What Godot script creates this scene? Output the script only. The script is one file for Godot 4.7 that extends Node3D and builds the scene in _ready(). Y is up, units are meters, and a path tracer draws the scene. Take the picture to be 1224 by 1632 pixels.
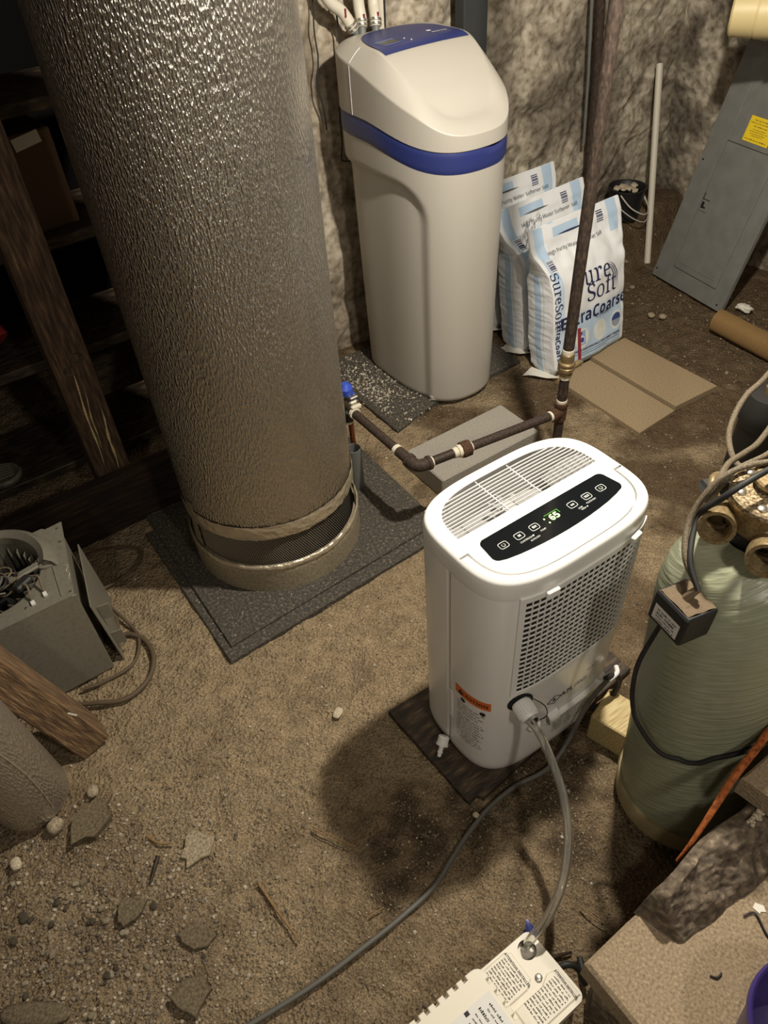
extends Node3D

var counts := {}
var rng := RandomNumberGenerator.new()
var sg := 1
var mt := {}
var fonts := {}


func _ready() -> void:
	rng.seed = 7
	# ---- camera
	var cam := Camera3D.new()
	cam.name = "camera"
	cam.fov = 68.433
	cam.near = 0.03
	cam.far = 40.0
	cam.transform = Transform3D(Basis(Vector3(0.820, -0.05684, 0.56953), Vector3(0.43133, 0.71576, -0.54927), Vector3(-0.37642, 0.69603, 0.61145)).orthonormalized(), Vector3(0, 1.57, 0))
	add_child(cam)
	cam.current = true
	# ---- surroundings: a closed cellar, so the sky is all but black
	var env := Environment.new()
	env.background_mode = Environment.BG_COLOR
	env.background_color = Color(0.004, 0.004, 0.005)
	env.tonemap_mode = Environment.TONE_MAPPER_LINEAR
	env.tonemap_exposure = 1.0
	env.sdfgi_enabled = true
	env.ssao_enabled = true
	env.ssil_enabled = true
	var we := WorldEnvironment.new()
	we.name = "world_environment"
	we.environment = env
	add_child(we)
	# ---- the cellar's bare bulbs (bulb, socket and light are built in ceiling_bulb)
	make_materials()
	ceiling_bulb(Vector3(1.097, 1.80, -0.747), 3.1, 0.03, "bare bulb hanging from the joists above the white dehumidifier")
	ceiling_bulb(Vector3(0.42, 1.92, 0.62), 0.74, 0.06, "frosted bulb hanging from the joists just behind the camera")
	ceiling_bulb(Vector3(-0.75, 1.92, 0.45), 0.50, 0.06, "frosted bulb hanging from the joists behind the camera on its left")
	room_shell()
	storage()
	heater()
	softener()
	salt_bags()
	plumbing()
	blocks_and_boards()
	wall_things()
	dehumidifier()
	hose_and_cords()
	pump()
	green_tank()
	ledge_things()
	left_things()
	loose_stones()
	gravel()


# ------------------------------------------------------------------ naming
func numbered(called: String) -> String:
	counts[called] = counts.get(called, 0) + 1
	return called if counts[called] == 1 else "%s_%03d" % [called, counts[called] - 1]


func tag(o: Node3D, label: String, category: String, group := "") -> Node3D:
	o.set_meta("label", label)
	o.set_meta("category", category)
	if group != "":
		o.set_meta("group", group)
	return o


func thing(called: String, label: String, category: String, at := Vector3.ZERO, turn := 0.0, group := "") -> Node3D:
	var o := Node3D.new()
	o.name = numbered(called)
	add_child(o)
	o.position = at
	o.rotation.y = turn
	tag(o, label, category, group)
	return o


func obj(called: String, st: SurfaceTool, m: Material, parent: Node3D = self, smooth := true) -> MeshInstance3D:
	if smooth:
		st.generate_normals()
	st.index()
	var o := MeshInstance3D.new()
	o.mesh = st.commit()
	o.material_override = m
	o.name = numbered(called) if parent == self else called
	parent.add_child(o, true)
	return o


func struct(called: String, st: SurfaceTool, m: Material, parent: Node3D = self) -> MeshInstance3D:
	var o := obj(called, st, m, parent)
	o.set_meta("kind", "structure")
	return o


# ------------------------------------------------------------------ mesh helpers
func mb() -> SurfaceTool:
	var st := SurfaceTool.new()
	st.begin(Mesh.PRIMITIVE_TRIANGLES)
	return st


func vtx(st: SurfaceTool, p: Vector3, uv := Vector2.ZERO) -> void:
	st.set_uv(uv)
	st.add_vertex(p)


func tri(st: SurfaceTool, a: Vector3, b: Vector3, c: Vector3) -> void:
	vtx(st, a, Vector2(a.x, a.z))
	vtx(st, b, Vector2(b.x, b.z))
	vtx(st, c, Vector2(c.x, c.z))


# a, b, c, d go clockwise seen from the front
func quad(st: SurfaceTool, a: Vector3, b: Vector3, c: Vector3, d: Vector3, ua := Vector2(0, 0), ub := Vector2(1, 0), uc := Vector2(1, 1), ud := Vector2(0, 1)) -> void:
	vtx(st, a, ua)
	vtx(st, b, ub)
	vtx(st, c, uc)
	vtx(st, a, ua)
	vtx(st, c, uc)
	vtx(st, d, ud)


# orients a triangle so that it faces away from the point mid
func otri(st: SurfaceTool, a: Vector3, b: Vector3, c: Vector3, mid: Vector3) -> void:
	if (b - a).cross(c - a).dot((a + b + c) / 3.0 - mid) > 0.0:
		tri(st, a, c, b)
	else:
		tri(st, a, b, c)


func newsg(st: SurfaceTool) -> void:
	sg += 1
	st.set_smooth_group(sg)


func flat(st: SurfaceTool) -> void:
	st.set_smooth_group(-1)


# chamfered box
func box(st: SurfaceTool, at: Vector3, size: Vector3, b := 0.002, basis := Basis()) -> void:
	flat(st)
	var h := size / 2.0
	b = minf(b, minf(h.x, minf(h.y, h.z)) * 0.49)
	var xf := Transform3D(basis, at)
	var P := func(s: Vector3, k: int) -> Vector3:
		var q := Vector3(s.x * h.x, s.y * h.y, s.z * h.z)
		for i in 3:
			if i != k:
				q[i] -= s[i] * b
		return xf * q
	for k in 3:
		var i := (k + 1) % 3
		var j := (k + 2) % 3
		for s in [-1.0, 1.0]:
			var c: Array[Vector3] = []
			for t in [[-1, -1], [1, -1], [1, 1], [-1, 1]]:
				var v := Vector3.ZERO
				v[k] = s
				v[i] = t[0]
				v[j] = t[1]
				c.append(P.call(v, k))
			otri(st, c[0], c[1], c[2], at)
			otri(st, c[0], c[2], c[3], at)
		for t in [[-1, -1], [1, -1], [1, 1], [-1, 1]]:
			var v0 := Vector3.ZERO
			v0[i] = t[0]
			v0[j] = t[1]
			var v1 := v0
			v0[k] = -1
			v1[k] = 1
			var a: Vector3 = P.call(v0, i)
			var b2: Vector3 = P.call(v1, i)
			var c2: Vector3 = P.call(v1, j)
			var d: Vector3 = P.call(v0, j)
			otri(st, a, b2, c2, at)
			otri(st, a, c2, d, at)
	for x in [-1, 1]:
		for y in [-1, 1]:
			for z in [-1, 1]:
				var v := Vector3(x, y, z)
				otri(st, P.call(v, 0), P.call(v, 1), P.call(v, 2), at)


# f(u, v) -> Vector3 for u, v in 0..1
func grid(st: SurfaceTool, nu: int, nv: int, f: Callable, flip := false, group := true) -> void:
	if group:
		newsg(st)
	var row: Array = []
	for j in nv + 1:
		var r := PackedVector3Array()
		for i in nu + 1:
			r.append(f.call(float(i) / nu, float(j) / nv))
		row.append(r)
	for j in nv:
		var r0: PackedVector3Array = row[j]
		var r1: PackedVector3Array = row[j + 1]
		var v0 := float(j) / nv
		var v1 := float(j + 1) / nv
		for i in nu:
			var u0 := float(i) / nu
			var u1 := float(i + 1) / nu
			if flip:
				quad(st, r0[i], r0[i + 1], r1[i + 1], r1[i], Vector2(u0, v0), Vector2(u1, v0), Vector2(u1, v1), Vector2(u0, v1))
			else:
				quad(st, r0[i], r1[i], r1[i + 1], r0[i + 1], Vector2(u0, v0), Vector2(u0, v1), Vector2(u1, v1), Vector2(u1, v0))


# profile of (radius, height) points turned round the y axis of xf; corners sharper than 35 degrees stay hard
func lathe(st: SurfaceTool, prof: Array, seg := 32, xf := Transform3D(), a0 := 0.0, a1 := TAU) -> void:
	newsg(st)
	for k in prof.size() - 1:
		var p: Vector2 = prof[k]
		var q: Vector2 = prof[k + 1]
		if k > 0:
			var o: Vector2 = prof[k - 1]
			if absf((p - o).angle_to(q - p)) > 0.6:
				newsg(st)
		for i in seg:
			var t0 := lerpf(a0, a1, float(i) / seg)
			var t1 := lerpf(a0, a1, float(i + 1) / seg)
			var A := xf * Vector3(p.x * cos(t0), p.y, p.x * sin(t0))
			var B := xf * Vector3(p.x * cos(t1), p.y, p.x * sin(t1))
			var C := xf * Vector3(q.x * cos(t1), q.y, q.x * sin(t1))
			var D := xf * Vector3(q.x * cos(t0), q.y, q.x * sin(t0))
			var u0 := float(i) / seg
			var u1 := float(i + 1) / seg
			if p.x > 1e-6:
				vtx(st, A, Vector2(u0, p.y))
				vtx(st, B, Vector2(u1, p.y))
				vtx(st, C, Vector2(u1, q.y))
			if q.x > 1e-6:
				vtx(st, A, Vector2(u0, p.y))
				vtx(st, C, Vector2(u1, q.y))
				vtx(st, D, Vector2(u0, q.y))


func along(dir: Vector3, at: Vector3) -> Transform3D:
	var y := dir.normalized()
	var x := y.cross(Vector3(0.31, 0.2, 0.93)).normalized()
	return Transform3D(Basis(x, y, x.cross(y)), at)


func rod(st: SurfaceTool, a: Vector3, b: Vector3, r: float, seg := 20, bev := 0.001) -> void:
	var l := (b - a).length()
	bev = minf(bev, r * 0.4)
	lathe(st, [Vector2(0, 0), Vector2(r - bev, 0), Vector2(r, bev), Vector2(r, l - bev), Vector2(r - bev, l), Vector2(0, l)], seg, along(b - a, a))


func smooth_path(pts: Array, per := 8) -> PackedVector3Array:
	var out := PackedVector3Array()
	var n := pts.size()
	for i in n - 1:
		var p0: Vector3 = pts[maxi(i - 1, 0)]
		var p1: Vector3 = pts[i]
		var p2: Vector3 = pts[i + 1]
		var p3: Vector3 = pts[mini(i + 2, n - 1)]
		for k in per:
			out.append(p1.cubic_interpolate(p2, p0, p3, float(k) / per))
	out.append(pts[n - 1])
	return out


func tube(st: SurfaceTool, pts: PackedVector3Array, r: float, seg := 12, r_end := -1.0, closed_ends := true, inside := false) -> void:
	newsg(st)
	var n := pts.size()
	var t := (pts[1] - pts[0]).normalized()
	var x := t.cross(Vector3(0.3, 0.9, 0.2)).normalized()
	var rings: Array = []
	for i in n:
		var d := (pts[mini(i + 1, n - 1)] - pts[maxi(i - 1, 0)]).normalized()
		x = (x - d * x.dot(d)).normalized()
		var y := d.cross(x)
		var rr := r if r_end < 0.0 else lerpf(r, r_end, float(i) / (n - 1))
		var ring := PackedVector3Array()
		for k in seg:
			var a := TAU * k / seg
			ring.append(pts[i] + (x * cos(a) + y * sin(a)) * rr)
		rings.append(ring)
	for i in n - 1:
		for k in seg:
			var k1 := (k + 1) % seg
			if inside:
				quad(st, rings[i][k], rings[i][k1], rings[i + 1][k1], rings[i + 1][k])
			else:
				quad(st, rings[i][k], rings[i + 1][k], rings[i + 1][k1], rings[i][k1])
	if closed_ends:
		newsg(st)
		for k in seg:
			tri(st, pts[0], rings[0][k], rings[0][(k + 1) % seg])
			tri(st, pts[n - 1], rings[n - 1][(k + 1) % seg], rings[n - 1][k])


# flat polygon (x, z) at height y with walls down by depth
func plate(st: SurfaceTool, poly: PackedVector2Array, y: float, depth: float, bevel := 0.0, xf := Transform3D()) -> void:
	if Geometry2D.is_polygon_clockwise(poly):
		poly = poly.duplicate()
		poly.reverse()
	var top := poly
	if bevel > 0.0:
		var off := Geometry2D.offset_polygon(poly, -bevel, Geometry2D.JOIN_MITER)
		if off.size() == 1 and off[0].size() == poly.size():
			top = off[0]
			if Geometry2D.is_polygon_clockwise(top):
				top.reverse()
			var best := 0
			for i in top.size():
				if top[i].distance_to(poly[0]) < top[best].distance_to(poly[0]):
					best = i
			var turned := PackedVector2Array()
			for i in top.size():
				turned.append(top[(best + i) % top.size()])
			top = turned
		else:
			bevel = 0.0
	flat(st)
	var up := xf.basis.y.normalized()
	var id := Geometry2D.triangulate_polygon(top)
	for i in range(0, id.size(), 3):
		var a := xf * Vector3(top[id[i]].x, y, top[id[i]].y)
		var b := xf * Vector3(top[id[i + 1]].x, y, top[id[i + 1]].y)
		var c := xf * Vector3(top[id[i + 2]].x, y, top[id[i + 2]].y)
		otri(st, a, b, c, (a + b + c) / 3.0 - up)
	var lo := Geometry2D.triangulate_polygon(poly)
	for i in range(0, lo.size(), 3):
		var a := xf * Vector3(poly[lo[i]].x, y - depth, poly[lo[i]].y)
		var b := xf * Vector3(poly[lo[i + 1]].x, y - depth, poly[lo[i + 1]].y)
		var c := xf * Vector3(poly[lo[i + 2]].x, y - depth, poly[lo[i + 2]].y)
		otri(st, a, b, c, (a + b + c) / 3.0 + up)
	var n := poly.size()
	for i in n:
		var p := poly[i]
		var q := poly[(i + 1) % n]
		var m := xf * Vector3((p.x + q.x) / 2.0, y - depth / 2.0, (p.y + q.y) / 2.0)
		var nrm := (xf.basis * Vector3(q.y - p.y, 0, -(q.x - p.x))).normalized()
		var mid := m - nrm
		var a := xf * Vector3(p.x, y - bevel, p.y)
		var b := xf * Vector3(q.x, y - bevel, q.y)
		var c := xf * Vector3(q.x, y - depth, q.y)
		var d := xf * Vector3(p.x, y - depth, p.y)
		otri(st, a, b, c, mid)
		otri(st, a, c, d, mid)
		if bevel > 0.0:
			var e := xf * Vector3(top[i].x, y, top[i].y)
			var g := xf * Vector3(top[(i + 1) % n].x, y, top[(i + 1) % n].y)
			otri(st, e, g, b, mid - up)
			otri(st, e, b, a, mid - up)


# irregular rock: a noisy sphere
func rock(st: SurfaceTool, at: Vector3, size: Vector3, sd: int, rough := 0.35, n := 8, hard := true, facets := false) -> void:
	var nz := FastNoiseLite.new()
	nz.seed = sd
	nz.frequency = 0.9
	if hard:
		nz.noise_type = FastNoiseLite.TYPE_CELLULAR
		nz.cellular_return_type = FastNoiseLite.RETURN_DISTANCE
	var f := func(u: float, v: float) -> Vector3:
		var a := TAU * u
		var b := PI * (v - 0.5)
		if u >= 1.0:
			a = 0.0
		var d := Vector3(cos(a) * cos(b), sin(b), sin(a) * cos(b))
		if v <= 0.0:
			d = Vector3.DOWN
		if v >= 1.0:
			d = Vector3.UP
		# pull towards a box so that the faces read as broken stone
		var m := maxf(absf(d.x), maxf(absf(d.y), absf(d.z)))
		d = d * lerpf(1.0, 1.0 / m, 0.35)
		var k := 1.0 + rough * nz.get_noise_3dv(d * 1.4)
		return at + Vector3(d.x * size.x, d.y * size.y, d.z * size.z) * 0.5 * k
	if facets:
		flat(st)
	grid(st, n * 2, n, f, false, not facets)


# ------------------------------------------------------------------ lettering
func words(called: String, s: String, height: float, m: Material, parent: Node3D, where: Callable, face := "Droid Sans", bold := false, spread := 1.0) -> MeshInstance3D:
	var key := face + str(bold)
	if not fonts.has(key):
		var sf := SystemFont.new()
		sf.font_names = PackedStringArray([face])
		if bold:
			sf.font_weight = 700
		fonts[key] = sf
	var tm := TextMesh.new()
	tm.font = fonts[key]
	tm.text = s
	tm.font_size = 32
	tm.pixel_size = height / 23.0
	tm.depth = 0.0
	tm.curve_step = 2.0
	var st := mb()
	flat(st)
	for k in tm.get_surface_count():
		var arr := tm.surface_get_arrays(k)
		var V: PackedVector3Array = arr[Mesh.ARRAY_VERTEX]
		var I = arr[Mesh.ARRAY_INDEX]
		var list: Array = range(V.size()) if I == null or I.size() == 0 else Array(I)
		for i in list:
			var v := V[i]
			vtx(st, where.call(v.x * spread, v.y))
	return obj(called, st, m, parent)


# ------------------------------------------------------------------ materials
func nz(freq: float, octaves := 4, type := FastNoiseLite.TYPE_SIMPLEX_SMOOTH, sd := 1, size := 512) -> NoiseTexture2D:
	var n := FastNoiseLite.new()
	n.seed = sd
	n.noise_type = type
	n.frequency = freq
	n.fractal_octaves = octaves
	if octaves <= 1:
		n.fractal_type = FastNoiseLite.FRACTAL_NONE
	var t := NoiseTexture2D.new()
	t.width = size
	t.height = size
	t.seamless = true
	t.noise = n
	t.generate_mipmaps = false
	return t


func ramp(stops: Array) -> Gradient:
	var g := Gradient.new()
	var o := PackedFloat32Array()
	var c := PackedColorArray()
	for s in stops:
		o.append(s[0])
		c.append(s[1])
	g.offsets = o
	g.colors = c
	return g


func colored(freq: float, stops: Array, octaves := 4, type := FastNoiseLite.TYPE_SIMPLEX_SMOOTH, sd := 1, size := 512) -> NoiseTexture2D:
	var t := nz(freq, octaves, type, sd, size)
	t.color_ramp = ramp(stops)
	return t


func c8(r: int, g: int, b: int) -> Color:
	return Color(r / 255.0, g / 255.0, b / 255.0)


func M(key: String, color: Color, rough := 0.6, metal := 0.0) -> StandardMaterial3D:
	var m := StandardMaterial3D.new()
	m.resource_name = key
	m.albedo_color = color
	m.roughness = rough
	m.metallic = metal
	m.cull_mode = BaseMaterial3D.CULL_DISABLED
	mt[key] = m
	return m


# metres: how much of the surface one repeat of the texture covers
func skin(m: StandardMaterial3D, albedo: Texture2D, metres: float, bump: Texture2D = null, cm := 0.1, stretch := Vector3.ONE) -> StandardMaterial3D:
	m.uv1_triplanar = true
	m.uv1_triplanar_sharpness = 4.0
	m.uv1_scale = stretch / metres
	if albedo:
		m.albedo_texture = albedo
	if bump:
		m.heightmap_enabled = true
		m.heightmap_texture = bump
		m.heightmap_scale = cm
	return m


func make_materials() -> void:
	var W := Color.WHITE
	var grain := nz(0.05, 5, FastNoiseLite.TYPE_SIMPLEX_SMOOTH, 3)
	var lumps := nz(0.012, 6, FastNoiseLite.TYPE_SIMPLEX_SMOOTH, 5)
	var grit := nz(0.09, 3, FastNoiseLite.TYPE_CELLULAR, 9)
	var pale := colored(0.09, [[0.0, c8(170, 164, 154)], [0.5, c8(232, 229, 224)], [1.0, c8(255, 255, 255)]], 4, FastNoiseLite.TYPE_SIMPLEX_SMOOTH, 4, 256)
	# ground: vertex colours give the kinds of soil, the texture its grain
	var soil := colored(0.075, [[0.0, c8(140, 128, 116)], [0.35, c8(206, 200, 192)], [0.6, c8(236, 233, 228)], [1.0, c8(255, 255, 255)]], 6, FastNoiseLite.TYPE_SIMPLEX_SMOOTH, 21, 1024)
	var m := skin(M("soil", W, 0.95), soil, 0.45, grit, 0.75)
	m.vertex_color_use_as_albedo = true
	m.metallic_specular = 0.25
	m = M("pebble", W, 0.85)
	m.vertex_color_use_as_albedo = true
	# rubble wall under old lime plaster
	var plaster := colored(0.02, [[0.0, c8(150, 142, 130)], [0.3, c8(205, 199, 188)], [0.55, c8(234, 230, 222)], [0.8, c8(248, 246, 240)], [1.0, c8(255, 254, 250)]], 6, FastNoiseLite.TYPE_SIMPLEX_SMOOTH, 33, 1024)
	m = skin(M("plaster", W, 0.93), plaster, 0.8, lumps, 0.7)
	m.vertex_color_use_as_albedo = true
	m.metallic_specular = 0.3
	skin(M("dark_wall", c8(70, 64, 58), 0.95), pale, 0.5, lumps, 0.8)
	# timber
	var old_wood := colored(0.02, [[0.0, c8(40, 29, 21)], [0.4, c8(68, 51, 37)], [0.65, c8(88, 68, 50)], [0.85, c8(112, 88, 62)], [1.0, c8(150, 122, 84)]], 6, FastNoiseLite.TYPE_SIMPLEX_SMOOTH, 40)
	skin(M("old_wood", W, 0.85), old_wood, 0.35, grain, 0.15, Vector3(3.0, 0.35, 3.0))
	skin(M("weathered", c8(255, 246, 236), 0.9), colored(0.02, [[0.0, c8(70, 56, 42)], [0.4, c8(104, 84, 63)], [0.65, c8(124, 102, 76)], [1.0, c8(172, 148, 114)]], 6, FastNoiseLite.TYPE_SIMPLEX_SMOOTH, 41), 0.3, grain, 0.2, Vector3(3.0, 0.35, 3.0))
	skin(M("old_wood_flat", W, 0.85), old_wood, 0.35, grain, 0.15, Vector3(0.35, 3.0, 3.0))
	skin(M("grey_wood", c8(150, 140, 128), 0.9), old_wood, 0.5, grain, 0.12, Vector3(0.3, 2.5, 2.5))
	var pine := colored(0.02, [[0.0, c8(170, 145, 95)], [0.5, c8(200, 180, 130)], [1.0, c8(222, 206, 164)]], 4, FastNoiseLite.TYPE_SIMPLEX_SMOOTH, 44)
	skin(M("pine", W, 0.7), pine, 0.2, null, 0.0, Vector3(0.3, 3.0, 3.0))
	var wet_wood := colored(0.02, [[0.0, c8(30, 24, 18)], [0.55, c8(62, 50, 38)], [0.8, c8(92, 76, 56)], [1.0, c8(128, 110, 84)]], 5, FastNoiseLite.TYPE_SIMPLEX_SMOOTH, 47)
	skin(M("wet_wood", W, 0.6), wet_wood, 0.4, grain, 0.15, Vector3(0.5, 2.0, 2.0))
	skin(M("splinter", c8(150, 122, 84), 0.8), pale, 0.1)
	# masonry
	var cement := colored(0.12, [[0.0, c8(126, 121, 112)], [0.5, c8(156, 151, 141)], [1.0, c8(180, 175, 164)]], 5, FastNoiseLite.TYPE_SIMPLEX_SMOOTH, 50)
	skin(M("cement", W, 0.92), cement, 0.3, grit, 0.12)
	var ledge := colored(0.11, [[0.0, c8(104, 88, 68)], [0.35, c8(142, 124, 100)], [0.7, c8(156, 138, 112)], [1.0, c8(186, 168, 140)]], 5, FastNoiseLite.TYPE_SIMPLEX_SMOOTH, 53)
	skin(M("ledge", W, 0.92), ledge, 0.35, grit, 0.15)
	var rough := colored(0.025, [[0.0, c8(58, 50, 42)], [0.45, c8(98, 86, 72)], [0.75, c8(126, 112, 94)], [1.0, c8(176, 164, 144)]], 6, FastNoiseLite.TYPE_SIMPLEX_SMOOTH, 56)
	skin(M("rubble", W, 0.93), rough, 0.25, lumps, 0.35)
	skin(M("mortar", c8(214, 202, 178), 0.95), pale, 0.1, grit, 0.1)
	var board := colored(0.10, [[0.0, c8(118, 100, 76)], [0.4, c8(150, 131, 102)], [0.75, c8(162, 143, 113)], [1.0, c8(186, 168, 138)]], 5, FastNoiseLite.TYPE_SIMPLEX_SMOOTH, 59)
	skin(M("board", W, 0.9), board, 0.3, grit, 0.03)
	var st1 := colored(0.03, [[0.0, c8(110, 98, 80)], [0.5, c8(150, 136, 112)], [1.0, c8(188, 174, 148)]], 5, FastNoiseLite.TYPE_SIMPLEX_SMOOTH, 62, 256)
	skin(M("stone_tan", W, 0.9), st1, 0.06, grain, 0.06)
	skin(M("stone_grey", c8(150, 150, 150), 0.9), st1, 0.06, grain, 0.06)
	skin(M("stone_dark", c8(176, 172, 164), 0.9), st1, 0.06, grain, 0.06)
	# rubber mats with dried dust
	var mat := colored(0.07, [[0.0, c8(50, 47, 42)], [0.45, c8(66, 62, 55)], [0.66, c8(84, 78, 68)], [0.82, c8(112, 103, 89)], [1.0, c8(150, 140, 122)]], 6, FastNoiseLite.TYPE_SIMPLEX_SMOOTH, 65)
	skin(M("mat", W, 0.8), mat, 0.4, grit, 0.05)
	# foil bubble wrap round the heater
	m = M("foil", c8(200, 195, 185), 0.24, 0.95)
	var cells := FastNoiseLite.new()
	cells.noise_type = FastNoiseLite.TYPE_CELLULAR
	cells.seed = 70
	cells.frequency = 0.16
	cells.fractal_octaves = 2
	cells.fractal_gain = 0.35
	# upright dimples: the picture of the noise is drawn out to more than twice its height
	var dimples := cells.get_image(2048, 640)
	dimples.resize(2048, 1792, Image.INTERPOLATE_CUBIC)
	dimples.convert(Image.FORMAT_RGBA8)
	dimples.bump_map_to_normal_map(6.0)
	var foil := ImageTexture.create_from_image(dimples)
	m.normal_enabled = true
	m.normal_texture = foil
	m.normal_scale = 0.8
	m.uv1_scale = Vector3(1.0, 0.70, 1.0)
	m = M("foil_small", c8(212, 208, 200), 0.34, 0.9)
	m.normal_enabled = true
	m.normal_texture = foil
	m.normal_scale = 0.9
	m.uv1_scale = Vector3(0.34, 0.70, 1.0)
	var creased := nz(0.012, 3, FastNoiseLite.TYPE_CELLULAR, 72)
	skin(M("tape", c8(200, 188, 164), 0.32, 0.6), null, 0.16, creased, 0.35)
	skin(M("galvanised", c8(176, 166, 144), 0.5, 0.2), pale, 0.2, null, 0.0)
	M("store_shade", c8(22, 21, 20), 0.95).metallic_specular = 0.1  # near-black: the store's darkness painted into its rear wall
	M("shell_shade", c8(40, 38, 35), 0.8)  # shade behind the heater screen put into the shell's colour
	M("screen_wire", c8(132, 125, 112), 0.5, 0.4)
	# plastics and paints
	M("softener_grey", c8(182, 177, 167), 0.42)
	M("softener_blue", c8(44, 54, 112), 0.4)
	M("seam_dark", c8(92, 90, 86), 0.7)
	M("lcd", c8(70, 72, 70), 0.3)
	M("print_white", c8(226, 228, 232), 0.6)
	M("print_pale", c8(110, 122, 170), 0.6)
	M("print_black", c8(30, 30, 34), 0.7)
	M("print_navy", c8(34, 40, 78), 0.6)
	M("white_plastic", c8(240, 239, 236), 0.22)
	M("white_satin", c8(238, 237, 233), 0.35)
	M("fan_grey", c8(176, 174, 171), 0.5)
	M("filter_shade_black", c8(22, 22, 23), 0.9)  # filter cloth, and the painted shade of the outlet wells
	m = M("panel_black", c8(20, 23, 25), 0.12)
	m.clearcoat_enabled = true
	m.clearcoat = 0.5
	m.clearcoat_roughness = 0.08
	m = M("icon_white", c8(226, 228, 224), 0.5)
	m = M("digit", c8(220, 255, 190), 0.5)
	m.emission_enabled = true
	m.emission = c8(190, 255, 110)
	m.emission_energy_multiplier = 2.2
	m = M("digit_frame", c8(60, 120, 30), 0.5)
	m.emission_enabled = true
	m.emission = c8(70, 190, 20)
	m.emission_energy_multiplier = 0.55
	M("caution_orange", c8(222, 112, 44), 0.5)
	M("label_white", c8(216, 214, 208), 0.5)
	M("label_yellow", c8(238, 206, 40), 0.5)
	skin(M("panel_grey", c8(122, 122, 118), 0.5), colored(0.02, [[0.0, c8(230, 230, 228)], [1.0, c8(255, 255, 255)]], 4, FastNoiseLite.TYPE_SIMPLEX_SMOOTH, 76, 256), 0.4)
	M("groove", c8(52, 54, 55), 0.8)
	M("pvc_yellow", c8(206, 188, 138), 0.45)
	skin(M("pvc_white", c8(206, 200, 184), 0.5), grain, 0.5)
	mt["pvc_white"].albedo_texture = null
	M("pipe_grey", c8(104, 106, 104), 0.5)
	skin(M("sheet_grey", c8(128, 124, 112), 0.5, 0.12), colored(0.03, [[0.0, c8(222, 217, 208)], [0.35, c8(244, 242, 238)], [1.0, c8(255, 255, 255)]], 5, FastNoiseLite.TYPE_SIMPLEX_SMOOTH, 78), 0.25)
	# pipework
	var rust := colored(0.03, [[0.0, c8(46, 37, 31)], [0.45, c8(76, 63, 54)], [0.7, c8(94, 78, 66)], [1.0, c8(132, 110, 90)]], 6, FastNoiseLite.TYPE_SIMPLEX_SMOOTH, 80)
	skin(M("iron", c8(205, 202, 200), 0.75, 0.2), rust, 0.12, grain, 0.06, Vector3(1, 0.3, 1))
	skin(M("iron_rusty", c8(255, 214, 180), 0.8, 0.15), rust, 0.08, grain, 0.1)
	skin(M("iron_grey", c8(200, 204, 200), 0.6, 0.4), rust, 0.1, grain, 0.06)
	skin(M("joint_paste", c8(222, 214, 194), 0.8), grain, 0.03, grain, 0.06)
	mt["joint_paste"].albedo_texture = null
	skin(M("brass", c8(168, 150, 116), 0.45, 0.6), colored(0.03, [[0.0, c8(170, 155, 130)], [0.5, c8(232, 226, 214)], [1.0, c8(255, 255, 255)]], 5, FastNoiseLite.TYPE_SIMPLEX_SMOOTH, 82, 256), 0.06)
	skin(M("plate_scale", c8(186, 176, 156), 0.85, 0.0), colored(0.05, [[0.0, c8(60, 48, 36)], [0.35, c8(160, 140, 112)], [0.6, c8(236, 226, 206)], [1.0, c8(255, 255, 255)]], 5, FastNoiseLite.TYPE_SIMPLEX_SMOOTH, 84, 256), 0.09, grain, 0.08)
	M("steel", c8(190, 186, 176), 0.35, 0.9)
	M("copper", c8(160, 100, 68), 0.4, 0.8)
	M("knob_blue", c8(52, 82, 190), 0.35)
	M("black_plastic", c8(26, 26, 27), 0.45)
	M("black_rubber", c8(34, 33, 32), 0.6)
	M("lever_red", c8(120, 30, 36), 0.5)
	M("cord_grey", c8(92, 90, 84), 0.5)
	skin(M("cord_dusty", c8(132, 124, 110), 0.75), colored(0.05, [[0.0, c8(120, 110, 94)], [0.5, c8(200, 190, 174)], [1.0, c8(255, 250, 238)]], 4, FastNoiseLite.TYPE_SIMPLEX_SMOOTH, 86, 256), 0.05)
	M("cord_tan", c8(88, 74, 56), 0.7)
	# clear vinyl hose: solid glass-like wall
	m = M("clear_hose", Color(0.97, 0.97, 0.95, 0.04), 0.04)
	m.refraction_enabled = true
	m.refraction_scale = 0.045
	# fibreglass tank, wound threads
	var wound := colored(0.03, [[0.0, c8(214, 217, 204)], [0.5, c8(230, 232, 222)], [0.75, c8(240, 242, 234)], [1.0, c8(255, 255, 255)]], 6, FastNoiseLite.TYPE_SIMPLEX_SMOOTH, 90)
	m = M("fibreglass", c8(164, 166, 146), 0.34)
	m.albedo_texture = wound
	m.uv1_scale = Vector3(1.0, 14.0, 1.0)
	m.heightmap_enabled = true
	m.heightmap_texture = nz(0.012, 4, FastNoiseLite.TYPE_SIMPLEX_SMOOTH, 91)
	m.heightmap_scale = 0.10
	skin(M("tank_foot", c8(150, 136, 100), 0.7), grain, 0.2)
	mt["tank_foot"].albedo_texture = null
	skin(M("dust", c8(150, 132, 108), 0.95), pale, 0.03, grit, 0.12)
	M("pump_cream", c8(226, 219, 202), 0.45)
	m = M("bucket_purple", c8(66, 54, 116), 0.35)
	M("bucket_black", c8(28, 28, 30), 0.5)
	M("wire_white", c8(190, 186, 176), 0.5)
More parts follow.
